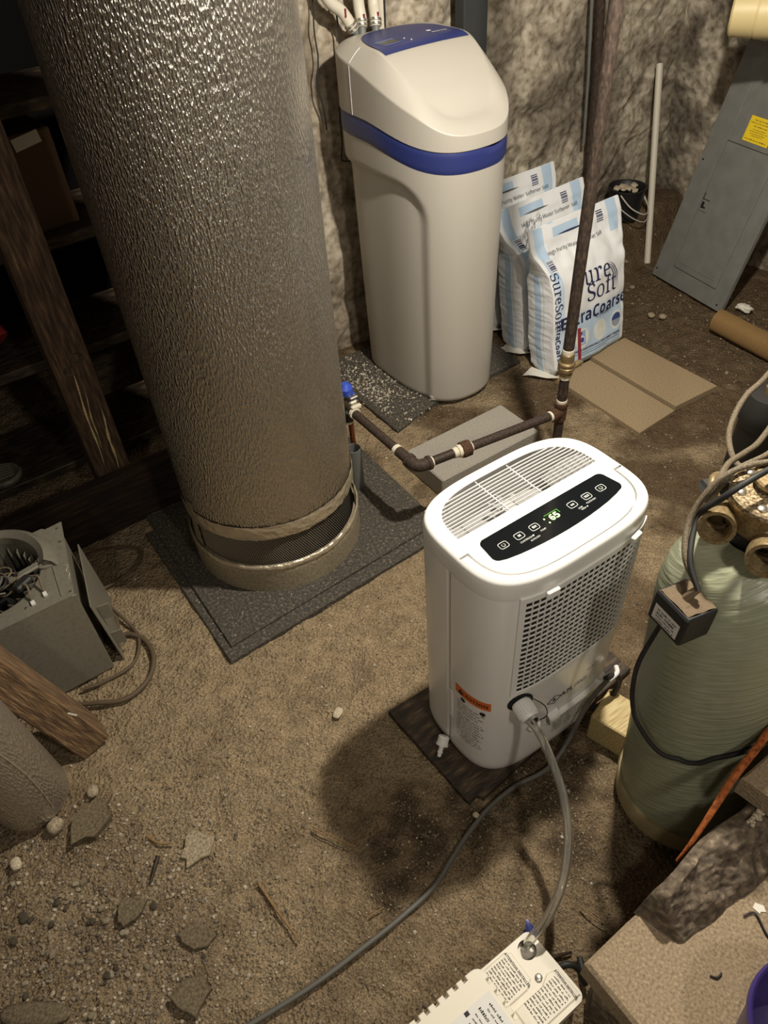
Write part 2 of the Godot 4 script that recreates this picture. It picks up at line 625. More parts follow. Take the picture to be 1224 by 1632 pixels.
	skin(M("rust_orange", c8(196, 118, 58), 0.8), colored(0.03, [[0.0, c8(110, 80, 60)], [0.5, c8(220, 200, 180)], [1.0, c8(255, 255, 255)]], 5, FastNoiseLite.TYPE_SIMPLEX_SMOOTH, 93, 256), 0.1, grain, 0.1)
	skin(M("sisal", c8(176, 142, 92), 0.9), pale, 0.02, grain, 0.1)
	skin(M("cardboard", c8(96, 76, 56), 0.9), grain, 0.5)
	mt["cardboard"].albedo_texture = null
	M("paper", c8(222, 218, 206), 0.8)
	M("red_paint", c8(120, 24, 26), 0.5)
	m = M("bag_film", Color(0.9, 0.92, 0.94, 0.25), 0.08)
	m.transparency = BaseMaterial3D.TRANSPARENCY_ALPHA
	M("ceramic", c8(220, 216, 206), 0.4)
	m = M("bulb", c8(255, 240, 214), 0.5)
	m.emission_enabled = true
	m.emission = c8(255, 226, 180)
	m.emission_energy_multiplier = 6.0


func ceiling_bulb(at: Vector3, energy: float, size: float, label: String) -> void:
	var t := thing("ceiling_bulb", label, "light bulb", at, 0.0)
	var g := mb()
	lathe(g, [Vector2(0, -0.034), Vector2(0.018, -0.030), Vector2(0.029, -0.016), Vector2(0.032, 0.0), Vector2(0.028, 0.018), Vector2(0.018, 0.036), Vector2(0.013, 0.048), Vector2(0.013, 0.056)], 24)
	obj("bulb", g, mt.bulb, t)
	g = mb()
	lathe(g, [Vector2(0.015, 0.05), Vector2(0.022, 0.055), Vector2(0.024, 0.09), Vector2(0.012, 0.10), Vector2(0.004, 0.104), Vector2(0.004, 2.22 - at.y)], 20)
	obj("lamp_holder", g, mt.ceramic, t)
	var l := OmniLight3D.new()
	l.name = "bulb_light"
	l.light_energy = energy
	l.light_color = c8(255, 246, 230)
	l.light_size = size
	l.omni_range = 12.0
	l.omni_attenuation = 2.0
	l.shadow_enabled = true
	t.add_child(l, true)


# ------------------------------------------------------------------ ground and walls
func ground_height(x: float, z: float) -> float:
	return _g1.get_noise_2d(x, z) * 0.010 + _g2.get_noise_2d(x, z) * 0.007 + maxf(0.0, _g3.get_noise_2d(x, z)) * 0.006 + 0.178 * smoothstep(2.10, 2.45, x) * smoothstep(-1.93, -2.08, z)


var _g1 := FastNoiseLite.new()
var _g2 := FastNoiseLite.new()
var _g3 := FastNoiseLite.new()
var _g4 := FastNoiseLite.new()


func room_shell() -> void:
	_g1.frequency = 2.0
	_g2.frequency = 14.0
	_g2.seed = 4
	_g3.frequency = 5.0
	_g3.seed = 8
	_g4.frequency = 3.0
	_g4.seed = 12
	_g4.fractal_octaves = 5
	# dirt floor
	var x0 := -1.5
	var x1 := 3.3
	var z0 := -3.1
	var z1 := 1.9
	var nx := 520
	var nzz := 540
	var V := PackedVector3Array()
	var N := PackedVector3Array()
	var C := PackedColorArray()
	var I := PackedInt32Array()
	var tan_soil := Color(0.385, 0.305, 0.200)
	var brown := Color(0.150, 0.108, 0.068)
	var wet := Color(0.055, 0.040, 0.027)
	var pale := Color(0.36, 0.29, 0.20)
	for j in nzz + 1:
		for i in nx + 1:
			var x := lerpf(x0, x1, float(i) / nx)
			var z := lerpf(z0, z1, float(j) / nzz)
			# heap of rubble and soil along the walls
			var e := 0.01
			var h := ground_height(x, z)
			V.append(Vector3(x, h - 0.006, z))
			N.append(Vector3(-(ground_height(x + e, z) - h) / e, 1.0, -(ground_height(x, z + e) - h) / e).normalized())
			var n := _g4.get_noise_2d(x, z)
			var n2 := _g4.get_noise_2d(x * 3.1 + 40.0, z * 3.1)
			# packed tan earth to the left, loose brown soil to the right and behind
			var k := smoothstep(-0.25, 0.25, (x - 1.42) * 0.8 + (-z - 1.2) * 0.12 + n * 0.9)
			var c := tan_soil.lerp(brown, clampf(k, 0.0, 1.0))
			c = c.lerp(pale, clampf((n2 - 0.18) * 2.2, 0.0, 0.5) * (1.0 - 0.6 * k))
			# browner earth towards the near left and the near edge
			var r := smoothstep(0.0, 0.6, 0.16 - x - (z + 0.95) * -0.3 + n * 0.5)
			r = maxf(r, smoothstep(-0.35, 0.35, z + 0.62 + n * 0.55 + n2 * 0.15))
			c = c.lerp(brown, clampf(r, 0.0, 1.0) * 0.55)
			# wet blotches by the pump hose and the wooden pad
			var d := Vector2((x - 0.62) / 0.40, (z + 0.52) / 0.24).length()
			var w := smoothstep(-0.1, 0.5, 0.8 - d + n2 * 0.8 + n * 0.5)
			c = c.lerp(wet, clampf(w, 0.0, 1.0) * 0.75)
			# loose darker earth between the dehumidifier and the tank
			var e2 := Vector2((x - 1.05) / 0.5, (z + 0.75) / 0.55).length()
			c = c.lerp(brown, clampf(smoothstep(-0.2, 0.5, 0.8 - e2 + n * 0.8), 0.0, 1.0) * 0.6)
			# fine mottling of the crumbly surface
			c = c * (1.0 + 0.30 * _g2.get_noise_2d(x * 5.0, z * 5.0) + 0.30 * _g2.get_noise_2d(x * 1.3 + 5.0, z * 1.3))
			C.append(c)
	for j in nzz:
		for i in nx:
			var a := j * (nx + 1) + i
			I.append_array([a, a + 1, a + nx + 2, a, a + nx + 2, a + nx + 1])
	var arr := []
	arr.resize(Mesh.ARRAY_MAX)
	arr[Mesh.ARRAY_VERTEX] = V
	arr[Mesh.ARRAY_NORMAL] = N
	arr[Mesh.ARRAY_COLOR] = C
	arr[Mesh.ARRAY_INDEX] = I
	var am := ArrayMesh.new()
	am.add_surface_from_arrays(Mesh.PRIMITIVE_TRIANGLES, arr)
	var fl := MeshInstance3D.new()
	fl.mesh = am
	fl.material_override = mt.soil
	fl.name = "floor"
	fl.set_meta("kind", "structure")
	add_child(fl)
	var g := mb()
	box(g, Vector3(0.9, -0.16, -0.6), Vector3(4.8, 0.24, 5.0), 0.01)
	struct("subsoil", g, mt.dark_wall, fl)
	# rubble walls
	rubble_wall("wall_back", Vector3(0.86, -0.1, -2.24), Vector3(1, 0, 0), Vector3(0, 1, 0), 2.3, 2.4, Vector3(0, 0, 1), 1)
	rubble_wall("wall_right", Vector3(2.98, -0.1, 1.9), Vector3(0, 0, -1), Vector3(0, 1, 0), 4.2, 2.4, Vector3(-1, 0, 0), 2)
	g = mb()
	box(g, Vector3(0.9, 1.1, 1.96), Vector3(4.9, 2.4, 0.12), 0.01)
	struct("wall_front", g, mt.dark_wall)
	g = mb()
	box(g, Vector3(-1.46, 1.1, -0.6), Vector3(0.12, 2.4, 5.2), 0.01)
	struct("wall_left", g, mt.dark_wall)
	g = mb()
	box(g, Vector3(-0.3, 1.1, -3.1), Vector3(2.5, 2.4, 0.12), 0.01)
	struct("wall_storage", g, mt.store_shade)
	g = mb()
	box(g, Vector3(0.93, 1.1, -2.7), Vector3(0.12, 2.4, 0.8), 0.01)
	struct("wall_partition", g, mt.dark_wall)
	# ceiling of rough boards on joists
	g = mb()
	box(g, Vector3(0.9, 2.27, -0.6), Vector3(5.0, 0.06, 5.2), 0.005)
	var ce := struct("ceiling", g, mt.grey_wood)
	for i in 9:
		g = mb()
		box(g, Vector3(-1.25 + i * 0.52, 2.17, -0.6), Vector3(0.05, 0.16, 4.9), 0.004)
		obj("joist", g, mt.grey_wood, ce)


func rubble_wall(called: String, o: Vector3, ud: Vector3, vd: Vector3, w: float, h: float, nd: Vector3, sd: int) -> void:
	var cell := FastNoiseLite.new()
	cell.noise_type = FastNoiseLite.TYPE_CELLULAR
	cell.seed = sd * 17
	cell.frequency = 3.3
	cell.fractal_type = FastNoiseLite.FRACTAL_NONE
	cell.cellular_return_type = FastNoiseLite.RETURN_DISTANCE2_SUB
	var warp := FastNoiseLite.new()
	warp.seed = sd * 5 + 2
	warp.frequency = 3.0
	warp.fractal_octaves = 5
	var broad := FastNoiseLite.new()
	broad.seed = sd * 7 + 1
	broad.frequency = 1.9
	broad.fractal_octaves = 3
	var fine := FastNoiseLite.new()
	fine.seed = sd + 60
	fine.frequency = 16.0
	fine.fractal_octaves = 4
	fine.fractal_type = FastNoiseLite.FRACTAL_RIDGED
	var nu := int(w / 0.011)
	var nv := int(h / 0.011)
	var V := PackedVector3Array()
	var N := PackedVector3Array()
	var C := PackedColorArray()
	var I := PackedInt32Array()
	var H := PackedFloat32Array()
	var light := Color(0.62, 0.57, 0.49)
	var mid := Color(0.42, 0.37, 0.305)
	var dark := Color(0.10, 0.088, 0.074)
	var earth := Color(0.17, 0.125, 0.085)
	for j in nv + 1:
		for i in nu + 1:
			var p := Vector2(w * i / nu + sd * 31.0, h * j / nv)
			var q := p + Vector2(warp.get_noise_2d(p.x, p.y), warp.get_noise_2d(p.x + 50.0, p.y)) * 0.09
			var e := clampf(cell.get_noise_2d(q.x, q.y) + 1.0, 0.0, 1.0)
			var bulge := smoothstep(0.0, 0.30, e) * 0.014
			var hh := bulge + warp.get_noise_2d(p.x * 1.5, p.y * 1.5) * 0.024 + fine.get_noise_2d(p.x, p.y) * 0.006
			H.append(hh)
			V.append(o + ud * (w * i / nu) + vd * (h * j / nv) + nd * hh)
			var s := broad.get_noise_2d(p.x + 9.0, p.y + 3.0)
			var s2 := warp.get_noise_2d(p.x * 4.0 + 20.0, p.y * 3.4)
			# lime wash left on the stones, soot and damp where it came away
			var along_dark := 0.0 if sd == 1 else 0.45
			if sd == 1:
				along_dark = smoothstep(1.15, 1.75, p.x - 31.0 + s * 0.7) * 0.55
			var k := smoothstep(-0.05, 0.45, s + s2 * 0.3 + along_dark - 0.24)
			var c := light.lerp(mid, clampf(smoothstep(-0.4, 0.4, s2 * 0.6 + s), 0.0, 1.0) * 0.8)
			c = c.lerp(dark, clampf(k, 0.0, 1.0) * (0.5 if sd == 1 else 0.72))
			if e < 0.05:
				c = c.lerp(dark, 0.35)
			var low := smoothstep(0.42, 0.12, p.y + s2 * 0.25)  # base shading put into the earth tone towards the wall foot
			c = c.lerp(earth, clampf(low, 0.0, 1.0) * 0.6)
			C.append(c)
	var st := 1.0 / 0.011
	for j in nv + 1:
		for i in nu + 1:
			var a := j * (nu + 1) + i
			var dx := (H[a + (1 if i < nu else 0)] - H[a - (1 if i > 0 else 0)]) * st * 0.5
			var dy := (H[a + (nu + 1 if j < nv else 0)] - H[a - (nu + 1 if j > 0 else 0)]) * st * 0.5
			N.append((nd - ud * dx - vd * dy).normalized())
	for j in nv:
		for i in nu:
			var a := j * (nu + 1) + i
			if ud.cross(vd).dot(nd) > 0.0:
				I.append_array([a, a + nu + 2, a + 1, a, a + nu + 1, a + nu + 2])
			else:
				I.append_array([a, a + 1, a + nu + 2, a, a + nu + 2, a + nu + 1])
	var arr := []
	arr.resize(Mesh.ARRAY_MAX)
	arr[Mesh.ARRAY_VERTEX] = V
	arr[Mesh.ARRAY_NORMAL] = N
	arr[Mesh.ARRAY_COLOR] = C
	arr[Mesh.ARRAY_INDEX] = I
	var am := ArrayMesh.new()
	am.add_surface_from_arrays(Mesh.PRIMITIVE_TRIANGLES, arr)
	var wl := MeshInstance3D.new()
	wl.mesh = am
	wl.material_override = mt.plaster
	wl.name = called
	wl.set_meta("kind", "structure")
	add_child(wl)
	var g := mb()
	box(g, o + ud * w / 2.0 + vd * h / 2.0 - nd * 0.12, (ud.abs() * w + vd.abs() * h + nd.abs() * 0.12), 0.005)
	struct("wall_core", g, mt.dark_wall, wl)


# ------------------------------------------------------------------ dark store behind the stud wall
func storage() -> void:
	var g := mb()
	box(g, Vector3(-0.40, 0.085, -1.83), Vector3(1.75, 0.19, 0.042), 0.004)
	var t := obj("sill_plank", g, mt.grey_wood)
	tag(t, "dusty dark plank set on edge along the floor left of the foil tank", "plank")
	var post := thing("stud_post", "old brown knotty timber post with chipped paint left of the foil tank", "post", Vector3(0.232, 0.0, -1.905))
	post.rotation.z = -0.006
	g = mb()
	box(g, Vector3(0, 1.05, 0), Vector3(0.098, 2.1, 0.098), 0.006)
	obj("timber", g, mt.old_wood, post)
	for k in 2:
		g = mb()
		var at := Vector3(-0.012 + 0.03 * k, 0.52 + 0.03 * k, 0.049)
		lathe(g, [Vector2(0, -0.004), Vector2(0.006, -0.004), Vector2(0.008, 0.001), Vector2(0.014, 0.002), Vector2(0.016, 0)], 16, Transform3D(Basis(Vector3.RIGHT, PI / 2), at))
		obj("knot", g, mt.wet_wood, post)
	for q in [[-0.020, 0.20, 0.34, 0.007], [-0.010, 0.26, 0.20, 0.004], [0.014, 0.17, 0.22, 0.009]]:
		g = mb()
		grid(g, 2, 16, func(u: float, v: float): return Vector3(q[0] + 0.014 * v + 0.002 * sin(v * 9.0) + (u - 0.5) * q[3] * sin(PI * v) * (0.7 + 0.3 * sin(v * 25.0)), q[1] + v * q[2], 0.0495))
		obj("bare_wood_streak", g, mt.pine, post)
	# shelf boards, the store's shade put into their dark wood colour
	var hs := [0.06, 0.42, 0.74, 1.06]
	var lb := ["lowest dark shelf board behind the brown post", "second dark shelf board from the floor behind the brown post", "dark shelf board under the cardboard box behind the foil tank", "topmost dark shelf board behind the foil tank"]
	for i in 4:
		g = mb()
		box(g, Vector3(-0.2, hs[i], -2.26), Vector3(2.0, 0.03, 0.30), 0.003)
		tag(obj("shelf_board", g, mt.wet_wood), lb[i], "shelf")
	var cb := thing("cardboard_box", "brown cardboard box with a white label on a dark shelf left of the foil tank", "box", Vector3(0.33, 0.755, -2.27), 0.08)
	g = mb()
	box(g, Vector3(0, 0.12, 0), Vector3(0.20, 0.24, 0.22), 0.003)
	obj("carton", g, mt.cardboard, cb)
	g = mb()
	box(g, Vector3(0.035, 0.222, 0.111), Vector3(0.07, 0.03, 0.001), 0.0002, Basis(Vector3(0, 0, 1), 0.15))
	obj("label", g, mt.paper, cb)
	g = mb()
	rod(g, Vector3(0.02, 0.76, -2.20), Vector3(0.11, 0.58, -2.02), 0.03, 20, 0.004)
	tag(obj("red_canister", g, mt.red_paint), "dull red cylinder in the dark behind the brown post", "canister")
	g = mb()
	box(g, Vector3(-0.02, 0.447, -2.16), Vector3(0.12, 0.022, 0.09), 0.002, Basis(Vector3.UP, 0.3))
	tag(obj("paper_pad", g, mt.paper), "white paper pad on a dark shelf at the left edge", "paper")
	var v := thing("round_vent", "small dark round ribbed metal lid lying on the lowest shelf board", "lid", Vector3(-0.04, 0.075, -2.17))
	g = mb()
	lathe(g, [Vector2(0.05, 0.0), Vector2(0.055, 0.012), Vector2(0.05, 0.022), Vector2(0.042, 0.018), Vector2(0.0, 0.018)], 32)
	obj("rim", g, mt.sheet_grey, v)
	for i in 5:
		g = mb()
		box(g, Vector3(0, 0.023, -0.028 + i * 0.014), Vector3(0.06, 0.006, 0.005), 0.001)
		obj("rib", g, mt.sheet_grey, v)


# ------------------------------------------------------------------ foil-wrapped water heater on rubber mats
func heater() -> void:
	var g := mb()
	var under := PackedVector2Array([Vector2(0.232, -1.735), Vector2(0.90, -1.735), Vector2(0.89, -1.19), Vector2(0.234, -1.168)])
	plate(g, under, 0.008, 0.02, 0.002)
	tag(obj("rubber_mat", g, mt.mat), "dusty black rubber mat on the dirt, lower of the two under the foil tank", "mat")
	g = mb()
	var upper := PackedVector2Array([Vector2(0.262, -1.80), Vector2(0.955, -1.78), Vector2(0.945, -1.235), Vector2(0.255, -1.205)])
	plate(g, upper, 0.016, 0.0078, 0.002)
	tag(obj("rubber_mat", g, mt.mat), "dusty black rubber mat directly under the foil tank, upper of two", "mat")
	var t := thing("water_heater", "tall water heater wrapped in dimpled silver foil insulation on a black mat", "water heater", Vector3(0.558, 0.016, -1.50))
	g = mb()
	lathe(g, [Vector2(0.222, 0.195), Vector2(0.231, 0.20), Vector2(0.232, 0.9), Vector2(0.232, 1.55), Vector2(0.20, 1.58), Vector2(0.0, 1.60)], 96)
	obj("foil_jacket", g, mt.foil, t)
	# crumpled tape band round the jacket's lower hem
	var nz1 := FastNoiseLite.new()
	nz1.frequency = 8.0
	var wob := func(a: float, y: float, k: float) -> float: return nz1.get_noise_3d(cos(a), sin(a), y * 6.0) * k
	g = mb()
	grid(g, 160, 8, func(u: float, v: float):
		var a: float = TAU * fmod(u, 1.0)
		var y = 0.192 + 0.045 * v + wob.call(a, 3.0, 0.004)
		var r = 0.2335 + 0.0015 * sin(v * PI) + wob.call(a, v, 0.0018)
		return Vector3(cos(a) * r, y, sin(a) * r))
	obj("foil_tape_band", g, mt.tape, t)
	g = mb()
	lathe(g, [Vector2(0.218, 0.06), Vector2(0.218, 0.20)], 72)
	obj("inner_shell", g, mt.shell_shade, t)
	# expanded metal screen: two families of slanting strands
	g = mb()
	newsg(g)
	var a0 := deg_to_rad(36.0)
	var a1 := deg_to_rad(174.0)
	var cells := 84
	for k in cells:
		for s in [0, 1]:
			var da := (a1 - a0) / cells
			var p := PackedVector3Array()
			for i in 19:
				# zig-zag columns make the diamonds
				var a := a0 + da * (k + (0.5 if (i + s) % 2 == 0 else 0.0) + (0.5 if s == 1 else 0.0))
				p.append(Vector3(cos(a) * 0.226, 0.088 + 0.112 * i / 18.0, sin(a) * 0.226))
			for i in 18:
				var n := Vector3(p[i].x, 0, p[i].z).normalized()
				var side := n.cross(p[i + 1] - p[i]).normalized() * 0.0008
				quad(g, p[i] - side, p[i + 1] - side, p[i + 1] + side + n * 0.0008, p[i] + side + n * 0.0008)
	var sc := obj("mesh_screen", g, mt.screen_wire, t)
	sc.set_meta("label", "dark expanded-metal air screen near the base")
	g = mb()
	grid(g, 160, 10, func(u: float, v: float):
		var a: float = TAU * fmod(u, 1.0)
		var r := 0.239
		var y = 0.092 * v + wob.call(a, 1.0, 0.003) * v
		if v > 0.85:
			r = 0.239 - (v - 0.85) * 0.08
		return Vector3(cos(a) * (r + wob.call(a, v, 0.0008)), y, sin(a) * (r + wob.call(a, v, 0.0008))))
	obj("base_ring", g, mt.galvanised, t)
	g = mb()
	grid(g, 160, 6, func(u: float, v: float):
		var a: float = TAU * fmod(u, 1.0)
		var b := v * PI
		var r = 0.2355 + 0.0055 * sin(b) + wob.call(a, v * 2.0, 0.002)
		return Vector3(cos(a) * r, 0.087 - 0.010 * cos(b) + wob.call(a, 7.0, 0.004), sin(a) * r))
	obj("foil_tape_lip", g, mt.tape, t)
	for s in [[deg_to_rad(30.0), 0.042], [deg_to_rad(176.0), 0.035]]:
		g = mb()
		grid(g, 4, 24, func(u: float, v: float):
			var a: float = s[0] + (u - 0.5) * s[1] / 0.23
			var r = 0.2325 + wob.call(a * 3.0, v * 2.0, 0.002)
			return Vector3(cos(a) * r, 0.07 + 0.19 * v, sin(a) * r))
		obj("tape_strip", g, mt.tape, t)


# ------------------------------------------------------------------ water softener
func soft_outline(phi: float, w: float, df: float, db: float) -> Vector3:
	# phi 0 is the front (+z), 90 the right (+x)
	var s := sin(phi)
	var c := cos(phi)
	if c >= 0.0:
		return Vector3(w * signf(s) * pow(absf(s), 2.0 / 2.4), 0, df * pow(c, 2.0 / 2.4))
	return Vector3(w * signf(s) * pow(absf(s), 2.0 / 4.5), 0, -db * pow(-c, 2.0 / 4.5))


func curve(z: float, pts: Array) -> float:
	for i in pts.size() - 1:
		var a: Vector2 = pts[i]
		var b: Vector2 = pts[i + 1]
		if z <= b.x:
			var p: Vector2 = pts[maxi(i - 1, 0)]
			var q: Vector2 = pts[mini(i + 2, pts.size() - 1)]
			return cubic_interpolate_in_time(a.y, b.y, p.y, q.y, clampf((z - a.x) / (b.x - a.x), 0.0, 1.0), b.x - a.x, p.x - a.x, q.x - a.x)
	return pts[pts.size() - 1].y


func softener() -> void:
	var g := mb()
	plate(g, PackedVector2Array([Vector2(1.098, -2.16), Vector2(1.70, -2.16), Vector2(1.70, -1.720), Vector2(1.30, -1.712), Vector2(1.10, -1.66)]), 0.012, 0.03, 0.003)
	tag(obj("rubber_mat", g, mt.mat), "black rubber mat strewn with white grit under the water softener", "mat")
	var t := thing("water_softener", "tall pale grey water softener cabinet with a dark blue band and control panel", "water softener", Vector3(1.42, 0.012, -1.93))
	var yb := func(z: float) -> float: return 0.816 - 0.046 * smoothstep(-0.02, 0.29, z)
	# body with the arched recess on each flank
	g = mb()
	grid(g, 180, 90, func(u: float, v: float):
		var phi: float = TAU * fmod(u, 1.0)
		var y0: float = v
		var k := clampf(y0, 0.0, 1.0)
		var w := lerpf(0.175, 0.1895, pow(k, 0.8))
		var df := lerpf(0.275, 0.289, pow(k, 0.8))
		var db := lerpf(0.185, 0.20, k)
		if v < 0.012:
			w -= 0.006 * (1.0 - v / 0.012)
			df -= 0.006 * (1.0 - v / 0.012)
		var p := soft_outline(phi, w, df, db)
		var y: float = yb.call(p.z) * v
		var d: float = absf(wrapf(phi, -PI, PI)) - deg_to_rad(43.0)
		var sx: float = d * 0.21
		var sy := 0.745 - y
		var sd := 0.0
		var rad := 0.12
		if sx < rad and sy < rad:
			sd = rad - Vector2(rad - sx, rad - sy).length()
		else:
			sd = minf(sx, sy)
		var dep := 0.017 * smoothstep(0.0, 0.030, sd)
		var out := Vector3(p.x, 0, p.z).normalized()
		return Vector3(p.x, y, p.z) - out * dep)
	obj("cabinet_body", g, mt.softener_grey, t)
	g = mb()
	box(g, Vector3(-0.115, 0.012, 0.205), Vector3(0.03, 0.024, 0.03), 0.006, Basis(Vector3.UP, -0.75))
	obj("base_foot", g, mt.softener_grey, t)
	# dark blue band
	g = mb()
	grid(g, 160, 8, func(u: float, v: float):
		var phi: float = TAU * fmod(u, 1.0)
		var p := soft_outline(phi, 0.192, 0.292, 0.202)
		var in_ := 0.003 * pow(absf(v * 2.0 - 1.0), 6.0)
		# finger notch in the band under the lid's front lip
		var s: float = wrapf(phi, -PI, PI)
		if s > 0.0 and s < 0.42:
			in_ += 0.012 * sin(PI * s / 0.42) * smoothstep(0.72, 0.95, v)
		return Vector3(p.x, yb.call(p.z) + 0.0585 * v, p.z) - Vector3(p.x, 0, p.z).normalized() * in_)
	obj("band", g, mt.softener_blue, t)
	# lid: side wall up to a crease, a chamfer to a second crease, then the sloping top
	var y1 := func(z: float) -> float: return curve(z, [Vector2(-0.22, 1.024), Vector2(-0.07, 1.006), Vector2(0.06, 0.970), Vector2(0.18, 0.924), Vector2(0.30, 0.868)])
	var y2 := func(z: float) -> float: return curve(z, [Vector2(-0.22, 1.040), Vector2(-0.05, 1.041), Vector2(0.04, 1.034), Vector2(0.10, 1.004), Vector2(0.17, 0.955), Vector2(0.245, 0.896)])
	g = mb()
	var lid := func(u: float, v: float) -> Vector3:
		var phi: float = TAU * fmod(u, 1.0)
		var p := soft_outline(phi, 0.1925, 0.2925, 0.202)
		var q := soft_outline(phi, 0.152, 0.236, 0.182)
		if v < 0.35:
			var k := v / 0.35
			return Vector3(p.x, lerpf(yb.call(p.z) + 0.0605, y1.call(p.z), k), p.z)
		if v < 0.65:
			var k := (v - 0.35) / 0.3
			var r := p.lerp(q, k)
			var bulge := sin(k * PI) * 0.003
			return Vector3(r.x, lerpf(y1.call(p.z), y2.call(q.z), k) + bulge, r.z)
		var k2 := 1.0 - (v - 0.65) / 0.35
		var r2 := q * k2
		var yy: float = y2.call(r2.z) + 0.004 * (1.0 - k2 * k2)
		return Vector3(r2.x, yy, r2.z)
	grid(g, 160, 60, lid)
	var ld := obj("lid", g, mt.softener_grey, t)
	# parting line of the hinged front cover
	for s in [-1.0, 1.0]:
		g = mb()
		var pl := PackedVector3Array()
		var uu: float = s * 0.262
		for i in 16:
			pl.append(lid.call(fposmod(uu, 1.0), 0.63 * i / 15.0))
		tube(g, pl, 0.0011, 6)
		obj("parting_line", g, mt.print_white, ld)
	# control panel let into the lid behind a straight edge
	g = mb()
	var on_top := func(x: float, z: float, up: float) -> Vector3:
		var q := Vector2(x, z)
		# nearest fraction of the top outline
		var phi := atan2(signf(x) * pow(absf(x) / 0.152, 1.2), 1.0)
		var best := 0.0
		var k := 0.0
		if z >= 0.0:
			k = pow(pow(absf(x) / 0.152, 2.4) + pow(z / 0.236, 2.4), 1.0 / 2.4)
		else:
			k = pow(pow(absf(x) / 0.152, 4.5) + pow(-z / 0.182, 4.5), 1.0 / 4.5)
		var ze := z / maxf(k, 0.01)
		var yy: float = y2.call(z) + 0.004 * (1.0 - minf(1.0, k * k))
		return Vector3(q.x, yy + up, q.y)
	var edge := func(u: float) -> Vector2:
		# rear arc of the panel
		var a := PI * (1.0 - u)
		return Vector2(0.142 * signf(cos(a)) * pow(absf(cos(a)), 2.0 / 2.7), 0.046 - 0.212 * pow(sin(a), 2.0 / 2.7))
	grid(g, 48, 20, func(u: float, v: float):
		var e: Vector2 = edge.call(u)
		var x: float = e.x
		var z: float = lerpf(0.046, e.y, v)
		return on_top.call(x, z, 0.0022))
	var cp := obj("control_panel", g, mt.softener_blue, ld)
	g = mb()
	grid(g, 8, 6, func(u: float, v: float): return on_top.call(-0.115 + 0.05 * u + 0.006 * v, -0.035 + 0.034 * v, 0.0034))
	obj("display", g, mt.lcd, cp)
	g = mb()
	var ring: Array = []
	for c in [Vector2(-0.119, -0.039), Vector2(-0.061, -0.039), Vector2(-0.053, 0.003), Vector2(-0.113, 0.003), Vector2(-0.119, -0.039)]:
		ring.append(on_top.call(c.x, c.y, 0.0034))
	tube(g, PackedVector3Array(ring), 0.0007, 6)
	obj("display_frame", g, mt.print_pale, cp)
	for d in [Vector2(-0.035, -0.018), Vector2(-0.028, 0.006)]:
		g = mb()
		lathe(g, [Vector2(0.0022, -0.001), Vector2(0.0022, 0.0008), Vector2(0, 0.0012)], 12, Transform3D(Basis(), on_top.call(d.x, d.y, 0.0026)))
		obj("button", g, mt.print_white, cp)
	words("lettering", "MORTON", 0.0085, mt.print_white, cp, func(x: float, y: float): return on_top.call(0.082 + x, -0.012 - y, 0.0034), "Droid Sans", true)
	words("lettering", "WATER SOFTENER", 0.004, mt.print_pale, cp, func(x: float, y: float): return on_top.call(0.088 + x, 0.004 - y, 0.0034))
	words("lettering", "SYSTEM SAVER", 0.004, mt.print_pale, cp, func(x: float, y: float): return on_top.call(0.088 + x, 0.012 - y, 0.0034))
	words("lettering", "SELECT   ENTER   RECHARGE", 0.004, mt.print_pale, cp, func(x: float, y: float): return on_top.call(-0.06 + x, 0.020 - y, 0.0034))
	words("lettering", "PM", 0.004, mt.print_pale, cp, func(x: float, y: float): return on_top.call(-0.045 + x, -0.032 - y, 0.0034))
	g = mb()
	lathe(g, [Vector2(0, 0.0), Vector2(0.0045, 0.0), Vector2(0.0075, 0.0005), Vector2(0.006, 0.001), Vector2(0, 0.001)], 12, Transform3D(Basis(), on_top.call(0.062, -0.036, 0.0028)))
	obj("emblem", g, mt.print_white, cp)


